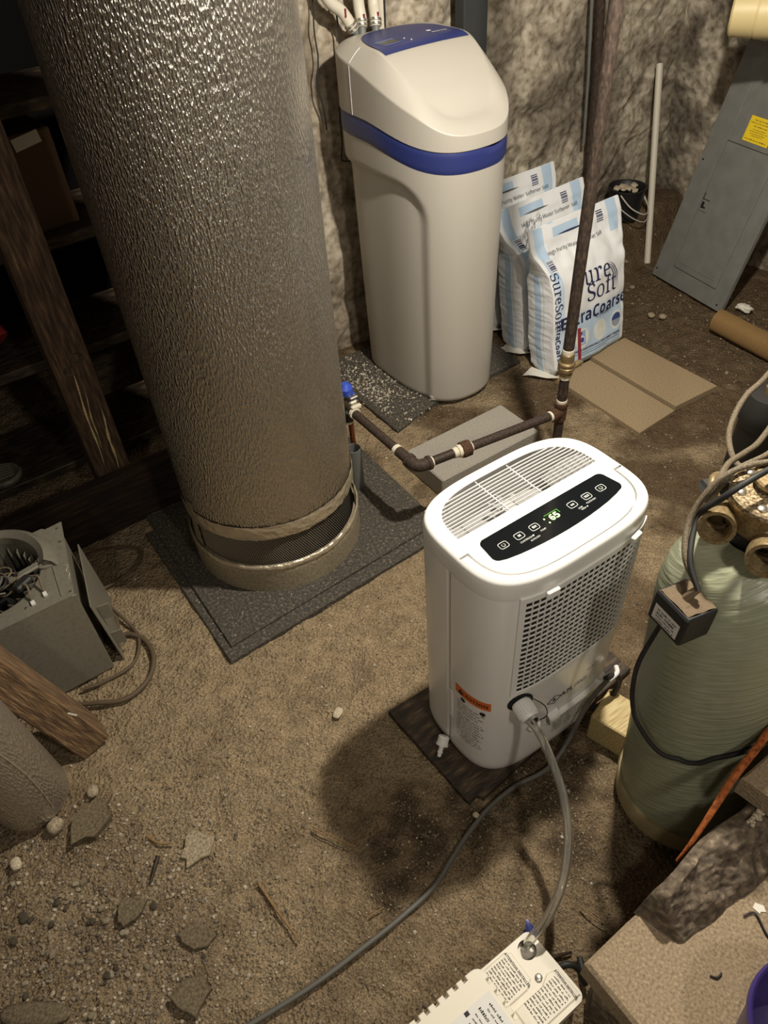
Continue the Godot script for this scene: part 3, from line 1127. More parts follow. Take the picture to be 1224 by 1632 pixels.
# ------------------------------------------------------------------ salt bags
func bag_print(sd: int) -> ImageTexture:
	# flat print only: pale blue bands, white panel, bar code, round medallions
	var w := 640
	var h := 512
	var im := Image.create(w, h, false, Image.FORMAT_RGB8)
	var white := c8(232, 234, 236)
	var blue := c8(182, 206, 230)
	var pale := c8(200, 218, 236)
	var navy := c8(30, 38, 78)
	im.fill(white)
	# u runs left gusset 0..0.19, front 0.19..0.81, right gusset; v 0 is the top
	im.fill_rect(Rect2i(36, 150, 30, h), blue)
	im.fill_rect(Rect2i(76, 0, 3, h), blue)
	im.fill_rect(Rect2i(136, 0, 40, h), pale)
	im.fill_rect(Rect2i(140, 0, 34, 170), blue)
	im.fill_rect(Rect2i(566, 150, 20, h), blue)
	im.fill_rect(Rect2i(456, 0, 44, 95), blue)
	for y in range(285, h):
		var k := smoothstep(285.0, 345.0, float(y))
		for x in range(176, 500):
			im.set_pixel(x, y, white.lerp(blue.lerp(pale, 0.35), k))
	im.fill_rect(Rect2i(215, 14, 110, 30), blue)
	# bar codes
	var r2 := RandomNumberGenerator.new()
	r2.seed = 5
	for o in [Vector2i(150, 108), Vector2i(405, 20)]:
		im.fill_rect(Rect2i(o.x - 3, o.y - 3, 34, 40), white)
		var y: int = o.y
		while y < o.y + 34:
			var th := r2.randi_range(1, 4)
			im.fill_rect(Rect2i(o.x, y, 28, th), navy)
			y += th + r2.randi_range(1, 3)
	# round medallions
	for m in [[262, 405, 40], [370, 405, 40], [470, 400, 36]]:
		for y in range(m[1] - m[2], m[1] + m[2]):
			for x in range(m[0] - m[2], m[0] + m[2]):
				var d := Vector2(x - m[0], y - m[1]).length()
				if d < m[2]:
					im.set_pixel(x, y, c8(226, 228, 222) if d < m[2] - 3 else pale)
				if m[0] == 470 and d < 26.0:
					im.set_pixel(x, y, c8(58, 82, 140) if y < m[1] else c8(150, 160, 176))
	# washing machine drawing
	im.fill_rect(Rect2i(242, 378, 40, 52), c8(150, 176, 214))
	im.fill_rect(Rect2i(246, 382, 18, 7), navy)
	for y in range(392, 428):
		for x in range(244, 282):
			var d := Vector2(x - 262, y - 410).length()
			if d < 15.0:
				im.set_pixel(x, y, c8(52, 76, 150) if d < 10.0 else c8(214, 224, 240))
	im.fill_rect(Rect2i(200, 462, 285, 2), navy)
	im.fill_rect(Rect2i(250, 470, 160, 2), navy)
	return ImageTexture.create_from_image(im)


func salt_bags() -> void:
	var m := M("bag", Color.WHITE, 0.38)
	m.albedo_texture = bag_print(1)
	var crease := nz(0.012, 4, FastNoiseLite.TYPE_CELLULAR, 101, 256)
	m.heightmap_enabled = true
	m.heightmap_texture = crease
	m.heightmap_scale = 0.16
	var spots := [
		[Vector3(1.885, 0.004, -1.615), 0.02, 0.165, "white and pale blue salt bag standing in front of the other two on tan boards", 0.0],
		[Vector3(1.915, 0.004, -1.80), 0.05, 0.18, "white and pale blue salt bag standing between the front bag and the rear one", 0.02],
		[Vector3(1.945, 0.004, -1.985), 0.03, 0.19, "rearmost white and pale blue salt bag against the rough stone wall", 0.03],
	]
	for i in 3:
		var sp = spots[i]
		var t := thing("salt_bag", sp[3], "bag", sp[0], sp[1], "three upright bags of softener salt")
		t.rotation.x = -sp[2]
		salt_bag(t, m, i)
	# torn clear film over the middle bag
	var g := mb()
	var nn := FastNoiseLite.new()
	nn.frequency = 22.0
	grid(g, 24, 24, func(u: float, v: float): return Vector3(1.70 + 0.10 * u + 0.02 * v, 0.36 + 0.14 * v, -1.715 - 0.06 * v - 0.03 * u) + Vector3(nn.get_noise_3d(u, v, 0), nn.get_noise_3d(u, v, 3), nn.get_noise_3d(u, v, 7)) * 0.012)
	tag(obj("torn_film", g, mt.bag_film), "crumpled clear plastic film over the shoulder of the middle salt bag", "plastic film")


func salt_bag(t: Node3D, m: Material, k: int) -> void:
	var w := 0.172
	var d := 0.060
	var H := 0.385
	var n := FastNoiseLite.new()
	n.seed = 30 + k
	n.frequency = 3.0
	n.fractal_octaves = 3
	var n2 := FastNoiseLite.new()
	n2.seed = 50 + k
	n2.frequency = 7.0
	# u: 0..1 from the back left round the front to the back right; front from 0.19 to 0.81
	var skinp := func(u: float, y: float) -> Vector3:
		var top := clampf((y - H * 0.80) / (H * 0.42), 0.0, 1.0)
		var dd := d * (1.0 - smoothstep(0.0, 1.0, top)) + 0.0035
		var ww := w * (1.0 + 0.02 * sin(y * 9.0 + k)) + 0.046 * smoothstep(0.1, 1.0, top)
		if y < 0.03:
			dd *= 0.72 + 0.28 * smoothstep(0.0, 0.03, y)
			ww *= 0.96 + 0.04 * smoothstep(0.0, 0.03, y)
		var x := 0.0
		var z := 0.0
		if u < 0.19:
			var s := u / 0.19
			x = -ww - 0.006 * sin(s * PI) * (1.0 - top)
			z = lerpf(-dd, dd * 0.93, s)
		elif u > 0.81:
			var s := (u - 0.81) / 0.19
			x = ww + 0.006 * sin(s * PI) * (1.0 - top)
			z = lerpf(dd * 0.93, -dd, s)
		else:
			var s := (u - 0.19) / 0.62
			x = lerpf(-ww, ww, s)
			z = dd * (0.93 + 0.18 * sin(s * PI) * (1.0 - top))
		var p := Vector3(x, y, z)
		# slack folds below the sealed head and down the sides
		var fold := sin((x * 24.0 + y * 34.0) + n.get_noise_2d(x * 2.0, y * 2.0) * 5.0) * 0.0035 * sin(top * PI)
		var side := 0.0013 * sin(y * 150.0 + n2.get_noise_2d(x * 3.0, y * 2.0) * 14.0) * (1.0 if (u < 0.17 or u > 0.83) else 0.0) * (1.0 - top)
		p.z += fold + n.get_noise_3d(x * 2.0, y * 2.0, k) * 0.008 * (1.0 - top * 0.6)
		p.x += side + n2.get_noise_3d(x, y, z) * 0.003
		if top >= 1.0:
			# sealed flap leans back a little
			var f := (y - H * 1.22)
			p.z -= f * 0.30 + f * 0.12 * sin(x * 12.0 + k)
		return p
	var HT := 0.512
	var g := mb()
	grid(g, 110, 90, func(u: float, v: float):
		var lift := 0.0
		if v > 0.72:
			lift = -0.02 * (v - 0.72) * (1.0 + sin(u * 9.0 + k * 2.0))
		return skinp.call(u, (1.0 - v) * (HT + lift)))
	grid(g, 60, 8, func(u: float, v: float):
		var a: Vector3 = skinp.call(lerpf(0.0, 0.0, u), 0.0)
		var p: Vector3 = skinp.call(lerpf(0.19, 0.81, u), 0.0)
		return Vector3(p.x, 0.0, lerpf(p.z, -d * 0.72, v)))
	grid(g, 40, 60, func(u: float, v: float):
		var y: float = (1.0 - v) * HT
		var p: Vector3 = skinp.call(0.0, y)
		var q: Vector3 = skinp.call(1.0, y)
		return p.lerp(q, u) - Vector3(0, 0, 0.012 * sin(u * PI) * (1.0 - smoothstep(0.3, 0.45, y))), true)
	obj("sack", g, m, t)
	# white foot flap pressed out of the bottom seam
	g = mb()
	var a := Vector3(-w, 0.0, d * 0.7)
	grid(g, 6, 4, func(u: float, v: float): return Vector3(-w - 0.07 * v * (1.0 - u), 0.006 + 0.004 * sin(u * 7.0) * v, -d + 2.0 * d * u + 0.025 * v))
	obj("bottom_flap", g, mt.paper, t)
	# handle slot in the head
	g = mb()
	grid(g, 16, 2, func(u: float, v: float):
		var p: Vector3 = skinp.call(lerpf(0.36, 0.54, u), 0.472 + (v - 0.5) * 0.006 * sin(u * PI))
		return p + Vector3(0, 0, 0.0022))
	obj("handle_slot", g, mt.print_navy if k == 0 else mt.seam_dark, t)
	if k > 0:
		words("lettering", "High Purity Water Softener Salt", 0.012, mt.print_black, t, func(x: float, y: float):
			var p: Vector3 = skinp.call(0.5 + (x + 0.02) * 0.62 / (2.0 * w), 0.44 + y)
			return p + Vector3(0, 0, 0.0018))
		words("lettering", "ExtraCoarse", 0.03, mt.print_navy, t, func(x: float, y: float):
			var p: Vector3 = skinp.call(0.30 + (y) * 0.62 / (2.0 * w), 0.18 - x)
			return p + Vector3(0, 0, 0.0018))
		return
	var front := func(cx: float, cy: float, lift := 0.0019) -> Callable:
		return func(x: float, y: float):
			var u := 0.5 + (cx + x) * 0.62 / (2.0 * w)
			var p: Vector3 = skinp.call(u, cy + y)
			return p + Vector3(0, 0, lift)
	words("lettering", "High Purity Water Softener Salt", 0.011, mt.print_black, t, front.call(-0.02, 0.425))
	words("lettering", "Sure", 0.058, mt.print_navy, t, front.call(0.005, 0.318), "Droid Serif")
	words("lettering", "Soft", 0.058, mt.print_navy, t, front.call(0.045, 0.258), "Droid Serif")
	words("lettering", "ExtraCoarse", 0.044, mt.print_navy, t, front.call(0.018, 0.188), "Droid Sans", true, 0.92)
	words("lettering", "Crystals", 0.014, mt.print_navy, t, front.call(0.052, 0.166))
	words("lettering", "SUPERIOR PERFORMANCE FOR FAMILY NEEDS", 0.0085, mt.print_navy, t, front.call(0.02, 0.062), "Droid Sans", true)
	# swoosh beside the name
	for s in 3:
		g = mb()
		grid(g, 14, 1, func(u: float, v: float):
			var aa := lerpf(1.3, -0.5, u)
			var x := 0.062 + (0.048 + s * 0.009) * cos(aa)
			var y := 0.268 + (0.062 + s * 0.006) * sin(aa)
			var f: Callable = front.call(0.0, 0.0)
			return f.call(x + v * 0.004 * sin(u * PI), y))
		obj("swoosh", g, mt.print_navy, t)
	var gusset := func(cy: float) -> Callable:
		return func(x: float, y: float):
			# reads downwards along the left edge of the front
			var u: float = 0.225 + y * 0.62 / (2.0 * w)
			var p: Vector3 = skinp.call(u, cy - x)
			return p + Vector3(0, 0, 0.0019)
	words("lettering", "SureSoft", 0.034, mt.print_navy, t, gusset.call(0.275), "Droid Serif")
	words("lettering", "ExtraCoarse", 0.021, mt.print_navy, t, gusset.call(0.125), "Droid Sans", true)
	words("lettering", "78600", 0.02, mt.print_black, t, gusset.call(0.028))


# ------------------------------------------------------------------ iron pipe run with its valves
func plumbing() -> void:
	var t := thing("iron_pipe_run", "rusty iron water pipe rising past the salt bags with a branch to the foil tank", "pipe", Vector3(1.348, 0.25, -1.187))
	var piece := func(called: String, a: Vector3, b: Vector3, r: float, m: Material, seg := 20) -> void:
		var g := mb()
		rod(g, a, b, r, seg, 0.0015)
		obj(called, g, m, t)
	var up := Vector3.UP
	# tee
	piece.call("tee_body", Vector3(0, -0.028, 0), Vector3(0, 0.03, 0), 0.0175, mt.iron_rusty)
	piece.call("tee_collar", Vector3(0, 0.02, 0), Vector3(0, 0.033, 0), 0.020, mt.iron_rusty)
	piece.call("tee_branch", Vector3(0, 0, 0), Vector3(-0.034, 0, 0), 0.0175, mt.iron_rusty)
	piece.call("tee_collar", Vector3(-0.026, 0, 0), Vector3(-0.037, 0, 0), 0.020, mt.iron_rusty)
	piece.call("thread_paste", Vector3(0, 0.032, 0), Vector3(0, 0.042, 0), 0.0150, mt.joint_paste)
	piece.call("thread_paste", Vector3(-0.036, 0, 0), Vector3(-0.044, 0, 0), 0.0150, mt.joint_paste)
	piece.call("lower_pipe", Vector3(0, -0.02, 0), Vector3(0, -0.256, 0), 0.0135, mt.iron)
	piece.call("riser", Vector3(0, 0.03, 0), Vector3(0, 0.118, 0), 0.0138, mt.iron)
	# brass ball valve in the riser
	piece.call("thread_paste", Vector3(0, 0.112, 0), Vector3(0, 0.124, 0), 0.016, mt.joint_paste)
	var g := mb()
	lathe(g, [Vector2(0.014, 0.122), Vector2(0.019, 0.124), Vector2(0.019, 0.136), Vector2(0.023, 0.140), Vector2(0.023, 0.150), Vector2(0.020, 0.153), Vector2(0.023, 0.157), Vector2(0.023, 0.163), Vector2(0.019, 0.168), Vector2(0.0185, 0.190), Vector2(0.015, 0.194)], 8)
	obj("valve_body", g, mt.brass, t)
	piece.call("valve_stem", Vector3(0.012, 0.150, 0.010), Vector3(0.040, 0.152, 0.012), 0.009, mt.brass, 8)
	piece.call("valve_nut", Vector3(0.040, 0.152, 0.012), Vector3(0.046, 0.152, 0.0125), 0.0075, mt.steel, 6)
	g = mb()
	box(g, Vector3(0.046, 0.195, -0.004), Vector3(0.010, 0.095, 0.004), 0.0015, Basis(Vector3(1, 0, 0), -0.28) * Basis(Vector3(0, 0, 1), -0.10))
	obj("valve_lever", g, mt.lever_red, t)
	piece.call("thread_paste", Vector3(0, 0.192, 0), Vector3(0, 0.206, 0), 0.0160, mt.joint_paste)
	piece.call("riser", Vector3(0, 0.20, 0), Vector3(0.014, 1.88, 0), 0.0150, mt.iron)
	# branch with union
	piece.call("branch_pipe", Vector3(-0.034, 0, 0), Vector3(-0.300, 0, -0.036), 0.0130, mt.iron)
	piece.call("thread_paste", Vector3(-0.297, 0, -0.0356), Vector3(-0.306, 0, -0.037), 0.0148, mt.joint_paste)
	piece.call("union_nut", Vector3(-0.304, 0, -0.0365), Vector3(-0.332, 0, -0.0403), 0.0235, mt.iron_rusty, 8)
	piece.call("union_half", Vector3(-0.330, 0, -0.040), Vector3(-0.342, 0, -0.0417), 0.0190, mt.joint_paste, 8)
	piece.call("thread_paste", Vector3(-0.342, 0, -0.0417), Vector3(-0.356, 0, -0.0436), 0.0150, mt.joint_paste)
	piece.call("nipple", Vector3(-0.354, 0, -0.0434), Vector3(-0.432, 0, -0.054), 0.0130, mt.iron_grey)
	# elbow
	g = mb()
	var e := Vector3(-0.466, 0, -0.058)
	tube(g, smooth_path([e + Vector3(0.036, 0, 0.004), e + Vector3(0.018, 0, 0.002), e + Vector3(0.004, 0, -0.006), e + Vector3(0, 0, -0.020), e + Vector3(0, 0, -0.036)], 6), 0.0175, 16)
	obj("elbow", g, mt.iron, t)
	piece.call("elbow_collar", e + Vector3(0.030, 0, 0.0035), e + Vector3(0.041, 0, 0.005), 0.0200, mt.iron)
	piece.call("elbow_collar", e + Vector3(0, 0, -0.030), e + Vector3(0, 0, -0.042), 0.0200, mt.iron)
	piece.call("thread_paste", e + Vector3(0.040, 0, 0.005), e + Vector3(0.047, 0, 0.006), 0.0150, mt.joint_paste)
	piece.call("thread_paste", e + Vector3(0, 0, -0.085), e + Vector3(0, 0, -0.100), 0.0155, mt.joint_paste)
	piece.call("nipple", e + Vector3(0, 0, -0.04), e + Vector3(0, 0, -0.09), 0.0150, mt.iron)
	piece.call("feed_pipe", e + Vector3(0, 0, -0.095), e + Vector3(0, 0, -0.310), 0.0130, mt.iron)
	# blue-topped valve by the tank
	var v := e + Vector3(0.0, 0.0, -0.345)
	piece.call("thread_paste", e + Vector3(0, 0, -0.302), e + Vector3(0, 0, -0.314), 0.0175, mt.joint_paste)
	g = mb()
	box(g, v + Vector3(0.006, 0.012, 0.01), Vector3(0.030, 0.05, 0.040), 0.006)
	obj("backflow_body", g, mt.steel, t)
	g = mb()
	box(g, v + Vector3(-0.006, -0.022, 0.0), Vector3(0.032, 0.045, 0.040), 0.008)
	obj("backflow_housing", g, mt.black_plastic, t)
	g = mb()
	box(g, v + Vector3(0.008, 0.018, 0.036), Vector3(0.032, 0.012, 0.012), 0.002)
	obj("yoke", g, mt.joint_paste, t)
	g = mb()
	box(g, v + Vector3(0.008, 0.046, 0.024), Vector3(0.026, 0.008, 0.014), 0.002)
	obj("yoke", g, mt.steel, t)
	g = mb()
	lathe(g, [Vector2(0.0, 0.086), Vector2(0.010, 0.085), Vector2(0.014, 0.080), Vector2(0.021, 0.070), Vector2(0.021, 0.056), Vector2(0.0195, 0.050), Vector2(0.0, 0.050)], 12, Transform3D(Basis(), v))
	obj("blue_cap", g, mt.knob_blue, t)
	g = mb()
	lathe(g, [Vector2(0.0, 0.0), Vector2(0.014, 0.0), Vector2(0.014, 0.008), Vector2(0.0, 0.010)], 16, along(Vector3(1, 0.1, 0.2), v + Vector3(0.020, 0.028, 0.0)))
	obj("blue_cap", g, mt.knob_blue, t)
	g = mb()
	lathe(g, [Vector2(0.013, -0.048), Vector2(0.0145, -0.050), Vector2(0.0145, -0.054), Vector2(0.012, -0.056)], 16, Transform3D(Basis(), v))
	obj("drain_ring", g, mt.joint_paste, t)
	g = mb()
	tube(g, smooth_path([v + Vector3(0.004, -0.05, 0.0), v + Vector3(0.003, -0.075, 0.004), v + Vector3(-0.004, -0.11, 0.018), v + Vector3(-0.006, -0.13, 0.026)], 5), 0.0085, 12)
	obj("drain_tube", g, mt.copper, t)
	g = mb()
	tube(g, smooth_path([v + Vector3(-0.006, -0.125, 0.024), v + Vector3(-0.004, -0.155, 0.036), v + Vector3(0.0, -0.172, 0.045)], 5), 0.0050, 10)
	obj("drain_tail", g, mt.steel, t)
	# grey stub that catches the drips
	g = mb()
	lathe(g, [Vector2(0.0195, 0.004), Vector2(0.0195, 0.165), Vector2(0.0225, 0.165), Vector2(0.0225, 0.0)], 32, Transform3D(Basis(), Vector3(0.842, 0.0, -1.512)))
	tag(obj("grey_pipe_stub", g, mt.pipe_grey), "short upright grey plastic pipe under the blue-topped valve beside the foil tank", "pipe")


func blocks_and_boards() -> void:
	var g := mb()
	box(g, Vector3(1.220, 0.028, -1.413), Vector3(0.386, 0.076, 0.182), 0.004)
	tag(obj("cement_block", g, mt.cement), "grey solid cement block lying under the rusty branch pipe", "block")
	g = mb()
	plate(g, PackedVector2Array([Vector2(1.715, -1.565), Vector2(1.893, -1.56), Vector2(1.887, -1.170), Vector2(1.708, -1.160)]), 0.010, 0.018, 0.002)
	tag(obj("tan_board", g, mt.board), "flat tan board on the dirt under the front salt bag, nearer the iron pipe", "board")
	g = mb()
	plate(g, PackedVector2Array([Vector2(1.902, -1.57), Vector2(2.088, -1.575), Vector2(2.094, -1.165), Vector2(1.896, -1.175)]), 0.020, 0.022, 0.002)
	tag(obj("tan_board", g, mt.board), "flat tan board sticking out from the front salt bag towards the grey panel", "board")


# ------------------------------------------------------------------ things on and against the walls
func wall_things() -> void:
	# dark channel behind the softener
	var g := mb()
	box(g, Vector3(1.803, 1.35, -2.165), Vector3(0.098, 1.30, 0.05), 0.004)
	tag(obj("dark_channel", g, mt.groove), "dark grey vertical metal channel on the wall behind the water softener", "channel")
	# three white braided hoses into the softener
	var hs := [
		[[Vector3(1.22, 1.22, -2.15), Vector3(1.274, 1.141, -2.15), Vector3(1.317, 1.105, -2.15), Vector3(1.345, 1.058, -2.14)], "white hose with a steel clamp dropping behind the softener, nearest the foil tank"],
		[[Vector3(1.372, 1.24, -2.15), Vector3(1.373, 1.126, -2.15), Vector3(1.372, 1.085, -2.14), Vector3(1.366, 1.062, -2.13)], "white hose with a steel clamp dropping behind the softener, middle of three"],
		[[Vector3(1.434, 1.24, -2.15), Vector3(1.424, 1.122, -2.15), Vector3(1.414, 1.085, -2.13), Vector3(1.407, 1.060, -2.12)], "white hose with a steel clamp dropping behind the softener, nearest its blue panel"],
	]
	for h in hs:
		var pts: Array = h[0]
		var t := thing("white_hose", h[1], "hose", pts[3], 0.0, "hoses behind the softener")
		var loc: Array = []
		for p in pts:
			loc.append(p - pts[3])
		g = mb()
		tube(g, smooth_path(loc, 6), 0.0165, 14)
		obj("hose", g, mt.pvc_white, t)
		var d: Vector3 = (loc[3] - loc[2]).normalized()
		for k in 2:
			g = mb()
			lathe(g, [Vector2(0.017, -0.004), Vector2(0.0185, -0.003), Vector2(0.0185, 0.003), Vector2(0.017, 0.004)], 20, along(d, -d * (0.006 + 0.011 * k)))
			obj("clamp", g, mt.steel, t)
		g = mb()
		tube(g, PackedVector3Array([Vector3.ZERO, d * 0.03, d * 0.03 + Vector3(0.002, -0.09, 0.01)]), 0.0125, 12)
		obj("barb", g, mt.pipe_grey, t)
		g = mb()
		box(g, loc[2] + Vector3(0, 0, 0.0165), Vector3(0.006, 0.022, 0.002), 0.0004)
		obj("red_mark", g, mt.lever_red, t)
	g = mb()
	box(g, Vector3(1.460, 1.15, -2.185), Vector3(0.036, 0.28, 0.016), 0.002)
	tag(obj("white_strip", g, mt.pvc_white), "short white painted strip on the wall just left of the dark channel", "strip")
	g = mb()
	tube(g, smooth_path([Vector3(1.25, 1.25, -2.19), Vector3(1.25, 1.138, -2.195), Vector3(1.245, 1.062, -2.195), Vector3(1.246, 0.998, -2.19), Vector3(1.235, 0.934, -2.19), Vector3(1.243, 0.863, -2.185), Vector3(1.25, 0.80, -2.19)], 6), 0.0022, 8)
	tag(obj("black_wire", g, mt.black_rubber), "thin black wire down the pale wall nearest the foil tank", "wire")
	g = mb()
	tube(g, smooth_path([Vector3(1.305, 1.25, -2.18), Vector3(1.313, 1.128, -2.18), Vector3(1.318, 1.05, -2.18), Vector3(1.314, 0.994, -2.175), Vector3(1.321, 0.926, -2.17), Vector3(1.293, 0.862, -2.17), Vector3(1.289, 0.753, -2.17), Vector3(1.282, 0.714, -2.17), Vector3(1.292, 0.702, -2.165), Vector3(1.36, 0.698, -2.13)], 6), 0.0026, 8)
	tag(obj("black_wire", g, mt.black_rubber), "thin black wire hanging down the pale wall into the back of the softener", "wire")
	g = mb()
	tube(g, smooth_path([Vector3(1.492, 1.25, -2.19), Vector3(1.49, 1.102, -2.19), Vector3(1.487, 1.02, -2.19)], 6), 0.003, 8)
	tag(obj("black_wire", g, mt.black_rubber), "short black wire on the wall beside the white strip above the softener", "wire")
	# conduit on the wall behind the iron pipe
	var cd := thing("conduit", "dark narrow conduit with a yellow tag hanging on the wall behind the iron pipe", "conduit", Vector3(2.425, 0.40, -2.165))
	g = mb()
	tube(g, PackedVector3Array([Vector3(0.01, 0.0, 0.0), Vector3(-0.005, 0.35, -0.005), Vector3(-0.10, 1.20, -0.01)]), 0.017, 14)
	obj("tube", g, mt.iron, cd)
	g = mb()
	tube(g, PackedVector3Array([Vector3(-0.035, 0.10, 0.0), Vector3(-0.05, 0.35, -0.005), Vector3(-0.14, 1.20, -0.01)]), 0.006, 8)
	obj("cable", g, mt.pipe_grey, cd)
	g = mb()
	box(g, Vector3(0.0, 0.015, 0.020), Vector3(0.026, 0.075, 0.003), 0.0008)
	obj("yellow_tag", g, mt.label_yellow, cd)
	g = mb()
	lathe(g, [Vector2(0.002, 0), Vector2(0.0045, 0.0), Vector2(0.0045, 0.0012), Vector2(0.002, 0.0012)], 14, Transform3D(Basis(Vector3.RIGHT, PI / 2), Vector3(0.0, 0.04, 0.0215)))
	obj("tag_hole", g, mt.print_black, cd)
	# white pole leaning in the corner
	g = mb()
	rod(g, Vector3(2.636, 0.0, -1.944), Vector3(2.782, 0.705, -2.175), 0.0135, 16, 0.002)
	tag(obj("white_pole", g, mt.pvc_white), "slim white plastic pole leaning in the corner beside the grey panel", "pole")
	# small black bucket of rubble
	var b := thing("bucket", "small black bucket filled with pale rubble on the soil heap by the wall", "bucket", Vector3(2.598, 0.175, -2.085), 0.4)
	g = mb()
	lathe(g, [Vector2(0.0, 0.0), Vector2(0.058, 0.0), Vector2(0.062, 0.004), Vector2(0.074, 0.118), Vector2(0.078, 0.119), Vector2(0.078, 0.126), Vector2(0.072, 0.126), Vector2(0.070, 0.115), Vector2(0.06, 0.10)], 40)
	obj("pail", g, mt.bucket_black, b)
	g = mb()
	tube(g, smooth_path([Vector3(-0.078, 0.115, 0.0), Vector3(-0.075, 0.07, 0.05), Vector3(-0.03, 0.035, 0.095), Vector3(0.03, 0.035, 0.095), Vector3(0.075, 0.07, 0.05), Vector3(0.078, 0.115, 0.0)], 8), 0.003, 8)
	obj("wire_handle", g, mt.wire_white, b)
	g = mb()
	tube(g, smooth_path([Vector3(-0.11, 0.09, -0.01), Vector3(-0.09, 0.04, 0.06), Vector3(-0.03, 0.005, 0.10), Vector3(0.04, 0.02, 0.098), Vector3(0.10, 0.06, 0.05)], 8), 0.0024, 8)
	obj("loose_wire", g, mt.wire_white, b)
	for k in 9:
		g = mb()
		var a := k * 2.4
		var r := 0.045 * sqrt(k / 8.0)
		rock(g, Vector3(cos(a) * r, 0.112 + rng.randf() * 0.012, sin(a) * r), Vector3(0.055, 0.022, 0.045) * rng.randf_range(0.7, 1.2), 200 + k, 0.8, 4, true, true)
		obj("rubble", g, mt.mortar, b)
	# grey electrical panel cover
	var P0 := Vector3(2.562, 0.012, -1.855)
	var X := (Vector3(2.506, 0.012, -1.472) - P0)
	var Y := (Vector3(2.806, 0.835, -1.868) - P0)
	var xx := X.normalized()
	var yy := (Y - xx * Y.dot(xx)).normalized()
	var zz := xx.cross(yy)
	var p := thing("panel_cover", "grey steel electrical panel cover with a small door leaning against the rough wall", "panel", P0)
	p.transform.basis = Basis(xx, yy, zz)
	p.position = P0
	var w := 0.387
	var h := 0.862
	var dr := Rect2(0.088, 0.068, 0.232, 0.478)
	g = mb()
	box(g, Vector3(w / 2, h / 2, -0.010), Vector3(w, h, 0.003), 0.001)
	obj("back_sheet", g, mt.panel_grey, p)
	g = mb()
	var gap := 0.0022
	for q in [[0.0, dr.position.x - gap, 0.0, h], [dr.end.x + gap, w, 0.0, h], [dr.position.x - gap, dr.end.x + gap, 0.0, dr.position.y - gap], [dr.position.x - gap, dr.end.x + gap, dr.end.y + gap, h]]:
		box(g, Vector3((q[0] + q[1]) / 2.0, (q[2] + q[3]) / 2.0, -0.0045), Vector3(q[1] - q[0], q[3] - q[2], 0.009), 0.0008)
	obj("cover_plate", g, mt.panel_grey, p)
	g = mb()
	for s in [[Vector3(0.0045, h / 2, -0.012), Vector3(0.006, h, 0.018)], [Vector3(w - 0.0045, h / 2, -0.012), Vector3(0.006, h, 0.018)], [Vector3(w / 2, 0.004, -0.012), Vector3(w, 0.006, 0.018)]]:
		box(g, s[0], s[1], 0.0015)
	obj("return_edge", g, mt.panel_grey, p)
	g = mb()
	box(g, Vector3(dr.get_center().x, dr.get_center().y, -0.0040), Vector3(dr.size.x, dr.size.y, 0.009), 0.0016)
	var door := obj("door", g, mt.panel_grey, p)
	g = mb()
	box(g, Vector3(0.205, 0.094, 0.001), Vector3(0.19, 0.004, 0.002), 0.0009)
	box(g, Vector3(0.290, 0.30, 0.001), Vector3(0.004, 0.40, 0.002), 0.0009)
	obj("pressed_line", g, mt.panel_grey, door)
	g = mb()
	box(g, Vector3(0.112, 0.315, 0.0020), Vector3(0.040, 0.040, 0.004), 0.001)
	var la := obj("latch", g, mt.panel_grey, door)
	g = mb()
	box(g, Vector3(0.104, 0.318, 0.0044), Vector3(0.012, 0.024, 0.001), 0.0004)
	box(g, Vector3(0.114, 0.310, 0.0044), Vector3(0.014, 0.006, 0.001), 0.0004)
	box(g, Vector3(0.094, 0.346, 0.0010), Vector3(0.004, 0.030, 0.001), 0.0004)
	box(g, Vector3(0.110, 0.338, 0.0010), Vector3(0.034, 0.003, 0.001), 0.0004)
	obj("latch_slot", g, mt.black_plastic, la)
	for s in [Vector2(0.014, 0.03), Vector2(w - 0.028, 0.02), Vector2(0.016, 0.46), Vector2(w - 0.014, 0.44), Vector2(w - 0.016, 0.80)]:
		g = mb()
		lathe(g, [Vector2(0.004, 0.0), Vector2(0.004, 0.0012), Vector2(0, 0.0016)], 12, Transform3D(Basis(Vector3.RIGHT, PI / 2), Vector3(s.x, s.y, 0.0)))
		obj("screw_hole", g, mt.print_black, p)
	g = mb()
	box(g, Vector3(0.205, 0.606, 0.0008), Vector3(0.115, 0.082, 0.0012), 0.0003)
	var lab := obj("yellow_label", g, mt.label_yellow, p)
	for l in [[0.07, 0.006, 0.636], [0.10, 0.0045, 0.627], [0.06, 0.006, 0.617], [0.06, 0.004, 0.607], [0.08, 0.004, 0.600], [0.07, 0.004, 0.593], [0.05, 0.004, 0.587], [0.10, 0.006, 0.574]]:
		fine_print(l[0], l[1], mt.print_black, lab, func(x: float, y: float): return Vector3(0.205 + x, l[2] + y, 0.0018))
	# pale yellow drain pipe with a coupling, overhead on the right
	var yp := thing("drain_pipe", "pale yellow plastic drain pipe with a coupling ring at the upper right", "pipe", Vector3(2.395, 1.005, -1.625))
	var ax := Vector3(0.50, 0.0, 0.866)
	g = mb()
	lathe(g, [Vector2(0.0, -0.01), Vector2(0.06, -0.01), Vector2(0.066, -0.004), Vector2(0.068, 0.06), Vector2(0.066, 0.062), Vector2(0.066, 0.064), Vector2(0.068, 0.066), Vector2(0.069, 0.115)], 48, along(ax, Vector3.ZERO))
	obj("end_fitting", g, mt.pvc_yellow, yp)
	g = mb()
	lathe(g, [Vector2(0.069, 0.112), Vector2(0.076, 0.115), Vector2(0.077, 0.128), Vector2(0.074, 0.132), Vector2(0.070, 0.134), Vector2(0.069, 0.60)], 48, along(ax, Vector3.ZERO))
	obj("coupling", g, mt.pvc_yellow, yp)
	g = mb()
